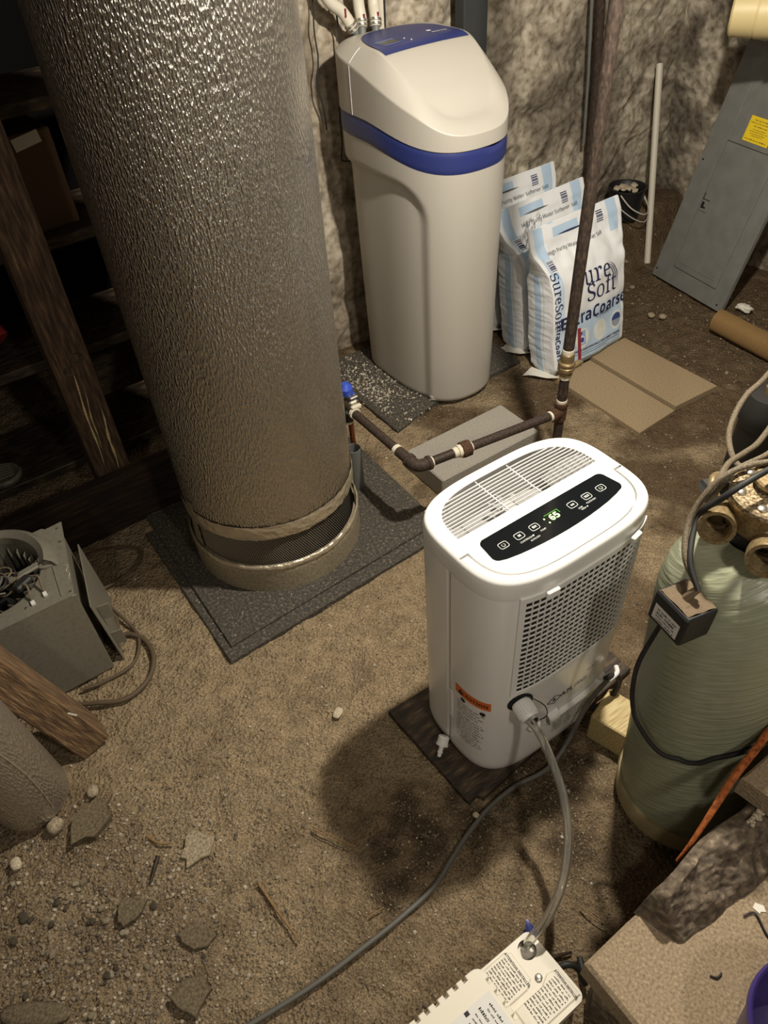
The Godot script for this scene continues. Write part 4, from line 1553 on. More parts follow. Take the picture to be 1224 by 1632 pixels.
	rod(g, Vector3(0.03, 0.05, -0.03), Vector3(0.10, 1.15, -0.12), 0.012, 12)
	obj("hanger_rod", g, mt.iron, yp)
	g = mb()
	box(g, Vector3(2.62, 1.21, -2.16), Vector3(0.11, 0.42, 0.03), 0.004)
	tag(obj("dark_plate", g, mt.groove), "dark grey plate on the wall behind the yellow drain pipe", "plate")
	# rope-wrapped post lying on the soil
	var rp := thing("rope_post", "tan rope-wrapped scratching post lying on the soil at the right edge", "rope post", Vector3(2.408, 0.042, -1.42))
	g = mb()
	rod(g, Vector3(0, 0, 0.004), Vector3(-0.03, 0, 0.45), 0.037, 24)
	obj("core", g, mt.wet_wood, rp)
	g = mb()
	var coil := PackedVector3Array()
	var turns := 58
	for i in turns * 14 + 1:
		var a := TAU * i / 14.0
		var f := float(i) / (turns * 14)
		coil.append(Vector3(-0.03 * f + cos(a) * 0.0395, sin(a) * 0.0395, 0.004 + 0.442 * f))
	tube(g, coil, 0.0042, 6)
	obj("rope_winding", g, mt.sisal, rp)
	# crumpled plastic under the panel
	g = mb()
	rock(g, Vector3(2.60, 0.018, -1.43), Vector3(0.06, 0.04, 0.10), 61, 0.7, 6, true, true)
	tag(obj("plastic_scrap", g, mt.paper), "crumpled pale plastic scrap under the lower right corner of the grey panel", "plastic scrap")


# ------------------------------------------------------------------ dehumidifier
var _dx := PackedVector2Array()   # outline from the middle of the left side round the front to the right
var _dl := PackedFloat32Array()


func deh_curve(s: float, sc := 1.0) -> Vector2:
	var i := _dl.bsearch(s)
	i = clampi(i, 1, _dl.size() - 1)
	var k := (s - _dl[i - 1]) / maxf(_dl[i] - _dl[i - 1], 1e-6)
	return _dx[i - 1].lerp(_dx[i], k) * sc


func on_deh(s: float, y: float, up: float) -> Vector3:
	var p := deh_curve(s)
	var t := (deh_curve(s + 0.002) - deh_curve(s - 0.002)).normalized()
	var n := Vector2(-t.y, t.x)
	if n.dot(p) < 0.0:
		n = -n
	p *= deh_scale(y)
	return Vector3(p.x + n.x * up, y, p.y + n.y * up)


func deh_scale(y: float) -> float:
	if y < 0.03:
		return lerpf(0.945, 0.985, sqrt(maxf(y, 0.0) / 0.03))
	return lerpf(0.985, 1.0, (y - 0.03) / 0.60)


func ring(sc: float, n := 160) -> PackedVector2Array:
	var o := PackedVector2Array()
	for i in n:
		var a := TAU * i / n
		o.append(Vector2(0.196 * signf(cos(a)) * pow(absf(cos(a)), 2.0 / 3.55), 0.1364 * signf(sin(a)) * pow(absf(sin(a)), 2.0 / 3.55)) * sc)
	return o


func cut(poly: PackedVector2Array, z0: float, z1: float) -> PackedVector2Array:
	var r := PackedVector2Array([Vector2(-1, z0), Vector2(1, z0), Vector2(1, z1), Vector2(-1, z1)])
	var o := Geometry2D.intersect_polygons(poly, r)
	return o[0]


func dehumidifier() -> void:
	var g := mb()
	var pad := PackedVector2Array([Vector2(0.470, -0.815), Vector2(0.995, -0.80), Vector2(1.003, -0.560), Vector2(0.62, -0.535), Vector2(0.515, -0.523), Vector2(0.505, -0.537), Vector2(0.482, -0.533), Vector2(0.476, -0.64)])
	plate(g, pad, 0.012, 0.022, 0.002)
	tag(obj("wooden_board", g, mt.wet_wood), "dark damp wooden board with a broken corner under the white dehumidifier", "board")
	var acc := 0.0
	var prev := Vector2.ZERO
	for i in 801:
		var a := PI * (1.0 - i / 800.0)
		var p := Vector2(0.196 * signf(cos(a)) * pow(absf(cos(a)), 2.0 / 3.55), 0.1364 * pow(absf(sin(a)), 2.0 / 3.55))
		if i > 0:
			acc += p.distance_to(prev)
		_dx.append(p)
		_dl.append(acc)
		prev = p
	var S := acc
	var t := thing("dehumidifier", "white dehumidifier with a black touch panel reading 65 and a square-holed rear grille", "dehumidifier", Vector3(0.7257, 0.012, -0.6659))
	var H := 0.631
	# front and rear shells meeting in a seam
	for half in 2:
		g = mb()
		grid(g, 140, 60, func(u: float, v: float):
			var s := clampf(u, 0.0, 1.0) * S
			var y := 0.588 * v
			var c := deh_curve(s) * deh_scale(y)
			var e := minf(s, S - s)
			var inn := 0.0025 * smoothstep(0.004, 0.0, e)
			var d := Vector2(signf(c.x) * -inn, 0.0)
			var z := maxf(c.y, 0.0006)
			return Vector3(c.x + d.x, y, z if half == 0 else -z), half == 1)
		obj("front_shell" if half == 0 else "rear_shell", g, mt.white_plastic, t)
	g = mb()
	plate(g, ring(0.945), 0.003, 0.003)
	obj("underside", g, mt.black_plastic, t)
	# lid skirt with its soft rim
	g = mb()
	var prof := [Vector2(0.996, 0.586), Vector2(1.0, 0.590), Vector2(1.001, 0.616), Vector2(0.995, 0.6245), Vector2(0.982, 0.6295), Vector2(0.966, H)]
	newsg(g)
	var rr: Array = []
	for q in prof:
		var ri := ring(q.x, 200)
		rr.append([ri, q.y])
	for j in prof.size() - 1:
		for i in 200:
			var i1 := (i + 1) % 200
			var A: PackedVector2Array = rr[j][0]
			var B: PackedVector2Array = rr[j + 1][0]
			quad(g, Vector3(A[i].x, rr[j][1], A[i].y), Vector3(A[i1].x, rr[j][1], A[i1].y), Vector3(B[i1].x, rr[j + 1][1], B[i1].y), Vector3(B[i].x, rr[j + 1][1], B[i].y))
	plate(g, cut(ring(0.97, 160), -0.015, 1.0), H - 0.014, 0.02)
	# lid top: rear plate with the vent opening, middle plate for the touch panel
	var outer := ring(0.967, 160)
	var vent := cut(ring(0.835, 160), -1.0, -0.016)
	var rear := cut(outer, -1.0, -0.016)
	var bigger := PackedVector2Array()
	for p in vent:
		bigger.append(Vector2(p.x, p.y + (0.01 if p.y > -0.02 else 0.0)))
	for piece in Geometry2D.clip_polygons(rear, bigger):
		plate(g, piece, H, 0.03)
	var mid := Geometry2D.merge_polygons(cut(outer, -0.017, 0.018), cut(ring(0.870, 160), 0.0, 1.0))
	plate(g, mid[0], H, 0.015, 0.0008)
	var lid := obj("lid", g, mt.white_satin, t)
	# U-shaped handle rim round the touch panel
	var u_outer := cut(outer, 0.0225, 1.0)
	var u_rim := Geometry2D.clip_polygons(u_outer, ring(0.889, 160))
	g = mb()
	for piece in u_rim:
		plate(g, piece, H + 0.0006, 0.015, 0.0010)
	obj("filter_handle", g, mt.white_satin, t)
	# vent
	g = mb()
	plate(g, vent, H - 0.095, 0.004)
	flat(g)
	for i in vent.size():
		var v0 := vent[i]
		var v1 := vent[(i + 1) % vent.size()]
		quad(g, Vector3(v0.x, H - 0.002, v0.y), Vector3(v1.x, H - 0.002, v1.y), Vector3(v1.x, H - 0.095, v1.y), Vector3(v0.x, H - 0.095, v0.y))
	for sx in [-1.0, 1.0]:
		# sloping ends of the duct
		box(g, Vector3(sx * 0.138, H - 0.040, -0.062), Vector3(0.004, 0.085, 0.10), 0.001, Basis(Vector3(0, 0, 1), -sx * 0.62))
	obj("air_duct", g, mt.fan_grey, lid)
	g = mb()
	lathe(g, [Vector2(0.0, 0.0), Vector2(0.016, 0.0), Vector2(0.018, -0.004), Vector2(0.018, -0.02)], 24, Transform3D(Basis(), Vector3(0.0, H - 0.055, -0.064)))
	var fan := obj("fan", g, mt.fan_grey, lid)
	for k in 9:
		g = mb()
		var fa := TAU * k / 9.0
		box(g, Vector3(cos(fa) * 0.030, H - 0.064, -0.064 + sin(fa) * 0.030), Vector3(0.028, 0.0014, 0.014), 0.0004, Basis(Vector3.UP, -fa) * Basis(Vector3(1, 0, 0), 0.6))
		obj("fan_blade", g, mt.fan_grey, fan)
	for k in 11:
		var z := -0.0245 - 0.0079 * k
		var half_w := 0.0
		for p in vent:
			if absf(p.y - z) < 0.012:
				half_w = maxf(half_w, absf(p.x))
		g = mb()
		var lift := 0.0
		grid(g, 24, 6, func(u: float, v: float):
			var x := lerpf(-half_w, half_w, u)
			var bow := 0.004 * (1.0 - pow(x / 0.165, 2.0)) * (-k / 10.0) + 0.004 * k / 10.0
			var sec: Vector2 = [Vector2(-0.0008, -0.0042), Vector2(-0.0008, -0.002), Vector2(-0.0005, -0.001), Vector2(0.0, -0.0006), Vector2(0.0005, -0.001), Vector2(0.0008, -0.002), Vector2(0.0008, -0.0042)][int(round(v * 6.0))]
			return Vector3(x, H + sec.y, z + bow + sec.x))
		obj("vent_slat", g, mt.white_satin, lid)
	for x in [-0.047, 0.028]:
		g = mb()
		box(g, Vector3(x, H - 0.003, -0.066), Vector3(0.0018, 0.004, 0.092), 0.0006)
		obj("vent_rib", g, mt.white_satin, lid)
	# touch panel
	var tp := PackedVector2Array()
	for c in [[Vector2(0.1335, 0.0225), -90.0, 0.0, 0.0125], [Vector2(0.138, 0.052), 0.0, 60.0, 0.013]]:
		for i in 7:
			var a := deg_to_rad(lerpf(c[1], c[2], i / 6.0))
			tp.append(c[0] + Vector2(cos(a), sin(a)) * c[3])
	for i in 11:
		var x := lerpf(0.128, -0.128, i / 10.0)
		tp.append(Vector2(x, 0.080 - 0.011 * pow(x / 0.128, 2.0) + (0.0 if absf(x) < 0.127 else -0.001)))
	for c in [[Vector2(-0.134, 0.052), 120.0, 180.0, 0.013], [Vector2(-0.1315, 0.0225), 180.0, 270.0, 0.0125]]:
		for i in 7:
			var a := deg_to_rad(lerpf(c[1], c[2], i / 6.0))
			tp.append(c[0] + Vector2(cos(a), sin(a)) * c[3])
	g = mb()
	plate(g, tp, H + 0.0012, 0.003, 0.0004)
	var panel := obj("touch_panel", g, mt.panel_black, t)
	var yt := H + 0.0016
	var icons := [[-0.113, "U"], [-0.078, "M"], [-0.044, "RH"], [0.045, "oo"], [0.080, "SSS"], [0.115, "O"]]
	for ic in icons:
		var ix: float = ic[0]
		g = mb()
		var loop := PackedVector3Array()
		for i in 33:
			var a := TAU * i / 32.0
			loop.append(Vector3(ix + 0.0088 * signf(cos(a)) * pow(absf(cos(a)), 0.45), yt - 0.0002, 0.0415 + 0.0068 * signf(sin(a)) * pow(absf(sin(a)), 0.45)))
		tube(g, loop, 0.0006, 6)
		obj("icon_frame", g, mt.icon_white, panel)
		if ix > 0.1 or ix < -0.1:
			g = mb()
			loop = PackedVector3Array()
			for i in 21:
				var a := lerpf(-1.1, 4.2, i / 20.0)
				loop.append(Vector3(ix + 0.0032 * cos(a), yt - 0.0002, 0.0415 + 0.0032 * sin(a)))
			tube(g, loop, 0.0005, 6)
			obj("icon_glyph", g, mt.icon_white, panel)
		else:
			words("icon_glyph", ic[1], 0.005, mt.icon_white, panel, func(x: float, y: float): return Vector3(ix + x, yt + 0.0004, 0.0415 - y), "Droid Sans", true)
	for l in [["CONTINUOUS", -0.073, 0.0555], ["AUTO DRY", -0.060, 0.0625], ["PUMP", -0.036, 0.0555], ["LOW", 0.051, 0.0555], ["HIGH", 0.054, 0.0605], ["FILTER DRY", 0.078, 0.0545]]:
		words("lettering", l[0], 0.0033, mt.icon_white, panel, func(x: float, y: float): return Vector3(l[1] + x, yt, l[2] - y))
	for d in [Vector2(-0.058, 0.0548), Vector2(0.063, 0.0602)]:
		g = mb()
		lathe(g, [Vector2(0.0014, 0.0), Vector2(0, 0.0003)], 12, Transform3D(Basis(), Vector3(d.x, yt, d.y)))
		obj("indicator_dot", g, mt.icon_white, panel)
	words("digits", "65", 0.0135, mt.digit, panel, func(x: float, y: float): return Vector3(0.001 + x, yt + 0.0004, 0.0430 - y), "Droid Sans", true)
	g = mb()
	for b in [[Vector3(0.001, yt - 0.0002, 0.0325), Vector3(0.030, 0.0006, 0.0012)], [Vector3(0.0158, yt - 0.0002, 0.0368), Vector3(0.0012, 0.0006, 0.010)]]:
		box(g, b[0], b[1], 0.0002)
	obj("display_frame", g, mt.digit_frame, panel)
	for d in [Vector2(-0.0185, 0.0385), Vector2(-0.016, 0.050)]:
		g = mb()
		box(g, Vector3(d.x, yt, d.y), Vector3(0.0022, 0.0006, 0.003), 0.0002)
		obj("indicator_dot", g, mt.digit, panel)
	# rear grille: recessed dark filter, frame, lattice
	var s0 := 0.142
	var s1 := 0.452
	var ya := 0.302
	var yb := 0.592
	g = mb()
	grid(g, 60, 4, func(u: float, v: float): return on_deh(lerpf(s0, s1, u), lerpf(ya, yb, v), 0.0012))
	obj("filter_mesh", g, mt.filter_shade_black, t)
	g = mb()
	var nb := 22
	var nr := 19
	var sa := s0 + 0.010
	var sb := s1 - 0.006
	var yc := ya + 0.010
	var yd := yb - 0.012
	for k in nb + 1:
		var s := lerpf(sa, sb, float(k) / nb)
		newsg(g)
		var q: Array = []
		for o in [[-0.0011, 0.0010], [-0.0010, 0.0030], [0.0010, 0.0030], [0.0011, 0.0010]]:
			q.append([on_deh(s + o[0], yc, o[1]), on_deh(s + o[0], yd, o[1])])
		flat(g)
		for i in 3:
			quad(g, q[i][0], q[i][1], q[i + 1][1], q[i + 1][0])
	for k in nr + 1:
		var y := lerpf(yc, yd, float(k) / nr)
		for i in 44:
			var sA := lerpf(sa, sb, i / 44.0)
			var sB := lerpf(sa, sb, (i + 1) / 44.0)
			var q: Array = []
			for o in [[-0.0018, 0.0010], [-0.0016, 0.0030], [0.0016, 0.0030], [0.0018, 0.0010]]:
				q.append([on_deh(sA, y + o[0], o[1]), on_deh(sB, y + o[0], o[1])])
			for j in 3:
				quad(g, q[j][1], q[j][0], q[j + 1][0], q[j + 1][1])
	obj("grille_lattice", g, mt.white_satin, t, true)
	g = mb()
	var strip := func(sA: float, sB: float, y0: float, y1: float) -> void:
		var n := maxi(2, int((sB - sA) / 0.006))
		flat(g)
		for i in n:
			var a := lerpf(sA, sB, float(i) / n)
			var b := lerpf(sA, sB, float(i + 1) / n)
			quad(g, on_deh(a, y0, 0.0036), on_deh(a, y1, 0.0036), on_deh(b, y1, 0.0036), on_deh(b, y0, 0.0036))
			quad(g, on_deh(a, y1, 0.0036), on_deh(a, y1 + 0.001, 0.0), on_deh(b, y1 + 0.001, 0.0), on_deh(b, y1, 0.0036))
			quad(g, on_deh(a, y0, 0.0036), on_deh(b, y0, 0.0036), on_deh(b, y0 - 0.001, 0.0), on_deh(a, y0 - 0.001, 0.0))
		quad(g, on_deh(sA, y0, 0.0036), on_deh(sA - 0.001, y0, 0.0), on_deh(sA - 0.001, y1, 0.0), on_deh(sA, y1, 0.0036))
		quad(g, on_deh(sB, y0, 0.0036), on_deh(sB, y1, 0.0036), on_deh(sB + 0.001, y1, 0.0), on_deh(sB + 0.001, y0, 0.0))
	strip.call(s0, sa, ya, yb)
	strip.call(sb, s1, ya, yb)
	strip.call(sa, sb, ya, yc)
	strip.call(sa, sb, yd, yb)
	obj("grille_frame", g, mt.white_satin, t)
	for s in [0.199, 0.398]:
		g = mb()
		var A := on_deh(s, yb - 0.004, 0.006)
		var tn := (on_deh(s + 0.01, yb, 0.0) - on_deh(s - 0.01, yb, 0.0)).normalized()
		box(g, A, Vector3(0.026, 0.014, 0.010), 0.002, Basis(tn, Vector3.UP, tn.cross(Vector3.UP)))
		obj("grille_tab", g, mt.white_satin, t)
	# side seam cover with its finger slot
	g = mb()
	grid(g, 4, 30, func(u: float, v: float): return on_deh(lerpf(0.004, 0.017, u), lerpf(0.13, 0.232, v), 0.0008 + 0.003 * sin(PI * u) * pow(sin(PI * v), 0.3)))
	obj("side_slot", g, mt.white_satin, t)
	# caution label
	g = mb()
	grid(g, 24, 4, func(u: float, v: float): return on_deh(lerpf(0.022, 0.108, u), lerpf(0.247, 0.274, v), 0.0005))
	var cl := obj("caution_label", g, mt.caution_orange, t)
	var lab := func(s: float, y0: float, up := 0.0009) -> Callable:
		return func(x: float, y: float): return on_deh(s + x, y0 + y, up)
	words("lettering", "CAUTION", 0.0100, mt.print_black, cl, lab.call(0.072, 0.260), "Droid Sans", true)
	g = mb()
	var W3: Array = [on_deh(0.030, 0.251, 0.0009), on_deh(0.037, 0.269, 0.0009), on_deh(0.044, 0.251, 0.0009)]
	flat(g)
	quad(g, W3[0], W3[1], W3[2], W3[2])
	obj("warning_triangle", g, mt.print_black, cl)
	for d in [[0.044, 0.236, 0.0065], [0.092, 0.230, 0.0065]]:
		g = mb()
		flat(g)
		for i in 16:
			var a := TAU * i / 16.0
			var b := TAU * (i + 1) / 16.0
			quad(g, on_deh(d[0], d[1], 0.0008), on_deh(d[0] + cos(b) * d[2], d[1] + sin(b) * d[2], 0.0008), on_deh(d[0] + cos(a) * d[2], d[1] + sin(a) * d[2], 0.0008), on_deh(d[0], d[1], 0.0008))
		obj("symbol", g, mt.print_navy if d[0] < 0.05 else mt.print_black, cl)
	words("lettering", "X", 0.012, mt.print_black, cl, lab.call(0.093, 0.222))
	for i in 14:
		var wd: float = 0.072 * (0.78 + 0.22 * fmod(i * 0.37, 1.0))
		fine_print(wd, 0.0052, mt.print_black, cl, lab.call(0.066 - (0.076 - wd) * 0.5, 0.222 - i * 0.0097 - (0.004 if i > 3 else 0.0)))
	# refrigerant notice
	var dia: Array = []
	for a in 5:
		dia.append(on_deh(0.259 + 0.019 * cos(a * PI / 2.0), 0.197 + 0.014 * sin(a * PI / 2.0), 0.0008))
	g = mb()
	tube(g, PackedVector3Array(dia), 0.0007, 6)
	var nt := obj("notice_diamond", g, mt.print_black, t)
	g = mb()
	flat(g)
	var fl: Array = []
	for q in [[-0.005, -0.003], [0.0, -0.006], [0.005, -0.002], [0.001, 0.007], [-0.001, 0.001]]:
		fl.append(on_deh(0.259 + q[0], 0.197 + q[1], 0.0008))
	quad(g, fl[0], fl[4], fl[3], fl[2])
	quad(g, fl[0], fl[2], fl[1], fl[1])
	obj("flame_mark", g, mt.print_black, nt)
	words("lettering", "A2L", 0.0145, mt.print_black, nt, lab.call(0.296, 0.196), "Droid Sans", true)
	words("lettering", "(R32)", 0.011, mt.print_black, nt, lab.call(0.335, 0.196))
	fine_print(0.05, 0.007, mt.print_pale, nt, lab.call(0.375, 0.222))
	# hose ledge and rating label under it
	g = mb()
	grid(g, 30, 6, func(u: float, v: float): return on_deh(lerpf(0.246, 0.425, u), lerpf(0.118, 0.140, v), 0.0005 + 0.009 * sin(PI * v)))
	obj("cord_ledge", g, mt.white_plastic, t)
	g = mb()
	grid(g, 6, 6, func(u: float, v: float): return on_deh(lerpf(0.244, 0.272, u), lerpf(0.118, 0.155, v), 0.0005 + 0.013 * pow(sin(PI * v), 0.4)))
	obj("cord_hook", g, mt.white_plastic, t)
	for i in 6:
		fine_print(0.15, 0.0052, mt.print_black, nt, lab.call(0.345, 0.100 - i * 0.0085))
	# cord hook near the right edge
	var hk := on_deh(0.418, 0.135, 0.0)
	g = mb()
	tube(g, smooth_path([hk + Vector3(-0.02, 0.0, -0.002), hk + Vector3(-0.015, 0.006, 0.02), hk + Vector3(0.02, 0.012, 0.024), hk + Vector3(0.035, 0.010, 0.01)], 6), 0.0055, 10)
	obj("cord_hook", g, mt.white_plastic, t)
	# drain outlet: the well's shade painted as a black disc, white screw cap
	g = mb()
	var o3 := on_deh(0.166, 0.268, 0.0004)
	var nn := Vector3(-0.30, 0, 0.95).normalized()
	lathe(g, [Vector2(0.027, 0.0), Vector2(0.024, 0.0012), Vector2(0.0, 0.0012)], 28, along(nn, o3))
	obj("outlet_shade", g, mt.filter_shade_black, t)
	g = mb()
	var cd := Vector3(-0.12, -0.20, 0.97).normalized()
	var cp: Array = [Vector2(0.0, 0.0), Vector2(0.0185, 0.0), Vector2(0.0195, 0.003), Vector2(0.0195, 0.034), Vector2(0.018, 0.037), Vector2(0.011, 0.037), Vector2(0.010, 0.03)]
	lathe(g, cp, 36, along(cd, o3))
	for i in 24:
		var a := TAU * i / 24.0
		var xf := along(cd, o3)
		box(g, xf * Vector3(cos(a) * 0.0195, 0.017, sin(a) * 0.0195), Vector3(0.0016, 0.028, 0.0016), 0.0004, xf.basis * Basis(Vector3.UP, -a))
	obj("outlet_cap", g, mt.white_satin, t)
	g = mb()
	tube(g, smooth_path([o3 + Vector3(0.012, 0.018, 0.006), o3 + Vector3(0.030, 0.004, 0.034), o3 + Vector3(0.036, -0.03, 0.040), o3 + Vector3(0.030, -0.055, 0.030)], 8), 0.0011, 6)
	obj("cap_tether", g, mt.black_rubber, t)
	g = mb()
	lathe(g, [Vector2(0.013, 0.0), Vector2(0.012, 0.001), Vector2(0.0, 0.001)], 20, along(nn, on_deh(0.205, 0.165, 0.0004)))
	obj("spare_shade", g, mt.filter_shade_black, t)  # flat black disc painted in for the shade of a second well
	g = mb()
	tube(g, smooth_path([on_deh(0.192, 0.158, 0.006), on_deh(0.205, 0.152, 0.016), on_deh(0.218, 0.160, 0.006)], 6), 0.004, 8)
	obj("spare_plug", g, mt.white_satin, t)
	# low drain plug on the left side
	g = mb()
	var pl := Vector3(-0.204, 0.040, -0.003)
	lathe(g, [Vector2(0.0, 0.0), Vector2(0.011, 0.0), Vector2(0.0125, 0.002), Vector2(0.0125, 0.016), Vector2(0.014, 0.017), Vector2(0.014, 0.021), Vector2(0.0, 0.021)], 16, along(Vector3(-0.55, -0.55, 0.35), pl))
	lathe(g, [Vector2(0.0055, 0.02), Vector2(0.0052, 0.034), Vector2(0.0062, 0.035), Vector2(0.0062, 0.038), Vector2(0.0045, 0.039), Vector2(0.0045, 0.046), Vector2(0.0, 0.048)], 14, along(Vector3(-0.55, -0.55, 0.35), pl))
	obj("drain_plug", g, mt.white_satin, t)


func hose_and_cords() -> void:
	var g := mb()
	var path := smooth_path([Vector3(0.5945, 0.2745, -0.520), Vector3(0.598, 0.258, -0.475), Vector3(0.587, 0.235, -0.425), Vector3(0.568, 0.215, -0.375), Vector3(0.536, 0.20, -0.327), Vector3(0.501, 0.185, -0.292), Vector3(0.459, 0.17, -0.264), Vector3(0.418, 0.15, -0.249), Vector3(0.388, 0.12, -0.247), Vector3(0.376, 0.090, -0.248), Vector3(0.373, 0.072, -0.249)], 10)
	var h := thing("drain_hose", "clear vinyl drain hose curving from the dehumidifier down to the white pump", "hose")
	g = mb()
	tube(g, path, 0.0082, 20, -1.0, false)
	tube(g, path, 0.0056, 20, 0.0056, false, true)
	obj("hose_wall", g, mt.clear_hose, h)
	# grey mains cord
	g = mb()
	tube(g, smooth_path([Vector3(0.848, 0.160, -0.517), Vector3(0.822, 0.150, -0.515), Vector3(0.797, 0.122, -0.516), Vector3(0.774, 0.08, -0.514), Vector3(0.746, 0.033, -0.508), Vector3(0.695, 0.011, -0.496), Vector3(0.650, 0.009, -0.493), Vector3(0.583, 0.009, -0.504), Vector3(0.504, 0.009, -0.500), Vector3(0.431, 0.009, -0.482), Vector3(0.381, 0.008, -0.465), Vector3(0.318, 0.007, -0.444), Vector3(0.236, 0.007, -0.437), Vector3(0.149, 0.007, -0.436), Vector3(0.04, 0.007, -0.438), Vector3(-0.082, 0.007, -0.451), Vector3(-0.22, 0.007, -0.47)], 8), 0.0052, 12)
	tag(obj("power_cord", g, mt.cord_grey), "grey mains cord snaking over the dirt from the dehumidifier's hook", "cord")
	g = mb()
	tube(g, smooth_path([Vector3(0.842, 0.163, -0.520), Vector3(0.870, 0.155, -0.518), Vector3(0.884, 0.125, -0.512), Vector3(0.874, 0.082, -0.512), Vector3(0.846, 0.058, -0.518), Vector3(0.824, 0.055, -0.525)], 8), 0.0065, 12)
	tag(obj("cord_loop", g, mt.black_rubber), "dark loop of cord round the hook at the dehumidifier's rear corner", "cord")


# ------------------------------------------------------------------ condensate pump
func pump() -> void:
	var t := thing("condensate_pump", "cream condensate pump with printed labels on the dirt near the bottom edge", "pump", Vector3(0.0, 0.0, 0.0))
	var y := 0.088
	var out := PackedVector2Array()
	for c in [[Vector2(0.383, -0.252), -90.0, 0.0], [Vector2(0.388, -0.146), 0.0, 90.0], [Vector2(0.125, -0.142), 90.0, 180.0], [Vector2(0.125, -0.252), 180.0, 270.0]]:
		for i in 5:
			var a := deg_to_rad(lerpf(c[1], c[2], i / 4.0))
			out.append(c[0] + Vector2(cos(a), sin(a)) * 0.014)
	# lid plate with the round inlet: split round the hole
	var hole := PackedVector2Array()
	for i in 32:
		var a := TAU * i / 32.0
		hole.append(Vector2(0.3715 + cos(a) * 0.0165, -0.2465 + sin(a) * 0.0165 + 0.004))
	var g := mb()
	for r in [[-1.0, 0.3715], [0.3715, 1.0]]:
		var hb := PackedVector2Array([Vector2(r[0], -1), Vector2(r[1], -1), Vector2(r[1], 1), Vector2(r[0], 1)])
		for piece in Geometry2D.intersect_polygons(out, hb):
			for pc in Geometry2D.clip_polygons(piece, hole):
				plate(g, pc, y, 0.012)
	obj("lid_plate", g, mt.pump_cream, t)
	g = mb()
	var inset := Geometry2D.offset_polygon(out, -0.004)
	plate(g, inset[0], y - 0.0125, y - 0.014)
	obj("tank", g, mt.black_plastic if false else mt.pump_cream, t)
	g = mb()
	lathe(g, [Vector2(0.0165, y - 0.0005), Vector2(0.0160, 0.02), Vector2(0.0, 0.02)], 32, Transform3D(Basis(), Vector3(0.3715, 0.0, -0.2425)))
	obj("inlet_well", g, mt.black_plastic, t)
	# raised pads that carry the labels
	for q in [[[Vector2(0.283, -0.262), Vector2(0.336, -0.262), Vector2(0.346, -0.255), Vector2(0.346, -0.205), Vector2(0.330, -0.196), Vector2(0.283, -0.196)]], [[Vector2(0.292, -0.186), Vector2(0.352, -0.186), Vector2(0.374, -0.196), Vector2(0.394, -0.190), Vector2(0.398, -0.140), Vector2(0.292, -0.140)]]]:
		g = mb()
		plate(g, PackedVector2Array(q[0]), y + 0.003, 0.004, 0.002)
		obj("raised_pad", g, mt.pump_cream, t)
	g = mb()
	lathe(g, [Vector2(0.0065, y), Vector2(0.0065, y + 0.003), Vector2(0.005, y + 0.004), Vector2(0.0, y + 0.004)], 16, Transform3D(Basis(), Vector3(0.358, 0, -0.199)))
	obj("screw", g, mt.steel, t)
	# motor cover with air slots
	g = mb()
	var cov := PackedVector2Array()
	for c in [[Vector2(0.262, -0.246), -90.0, 0.0], [Vector2(0.262, -0.156), 0.0, 90.0], [Vector2(0.135, -0.156), 90.0, 180.0], [Vector2(0.135, -0.246), 180.0, 270.0]]:
		for i in 6:
			var a := deg_to_rad(lerpf(c[1], c[2], i / 5.0))
			cov.append(c[0] + Vector2(cos(a), sin(a)) * 0.020)
	var notched := cov
	for i in 6:
		var nx := 0.148 + i * 0.0195
		notched = Geometry2D.clip_polygons(notched, PackedVector2Array([Vector2(nx - 0.004, -0.275), Vector2(nx + 0.004, -0.275), Vector2(nx + 0.004, -0.2585), Vector2(nx - 0.004, -0.2585)]))[0]
	for i in 4:
		var nz2 := -0.238 + i * 0.021
		notched = Geometry2D.clip_polygons(notched, PackedVector2Array([Vector2(0.2745, nz2 - 0.004), Vector2(0.29, nz2 - 0.004), Vector2(0.29, nz2 + 0.004), Vector2(0.2745, nz2 + 0.004)]))[0]
	plate(g, notched, y + 0.046, 0.024, 0.001)
	plate(g, cov, y + 0.018, 0.022, 0.001)
	obj("motor_cover", g, mt.pump_cream, t)
	g = mb()
	plate(g, Geometry2D.offset_polygon(cov, -0.010)[0], y + 0.024, 0.01)
	obj("motor_deck", g, mt.black_plastic, t)
	g = mb()
	box(g, Vector3(0.226, y + 0.0462, -0.196), Vector3(0.086, 0.0006, 0.062), 0.0002)
	var lb := obj("rating_label", g, mt.label_white, t)
	# print that reads from the far long side, upside down to us as in the photograph
	var fl := func(cx: float, cz: float, yy: float) -> Callable:
		return func(x: float, v: float): return Vector3(cx + v, yy, cz + x)
	words("lettering", "ATTENTION INSTALLER", 0.0046, mt.print_black, t, fl.call(0.336, -0.229, y + 0.0036), "Droid Sans", true, 0.9)
	words("lettering", "ATTENTION INSTALLER", 0.0046, mt.print_black, t, fl.call(0.388, -0.165, y + 0.0036), "Droid Sans", true, 0.75)
	for i in 8:
		fine_print(0.054, 0.0040, mt.print_black, t, fl.call(0.330 - i * 0.0056, -0.229, y + 0.0036))
	for i in 12:
		fine_print(0.040, 0.0040, mt.print_black, t, fl.call(0.381 - i * 0.0062, -0.165, y + 0.0036))
	for r in [[0.040, 0.006, 0.258], [0.032, 0.0045, 0.250], [0.050, 0.007, 0.240], [0.044, 0.0045, 0.230], [0.040, 0.004, 0.222], [0.036, 0.004, 0.214], [0.030, 0.0045, 0.204]]:
		fine_print(r[0], r[1], mt.print_black, lb, fl.call(r[2], -0.192, y + 0.0468))
	g = mb()
	box(g, Vector3(0.218, y + 0.0467, -0.222), Vector3(0.008, 0.0003, 0.007), 0.0001)
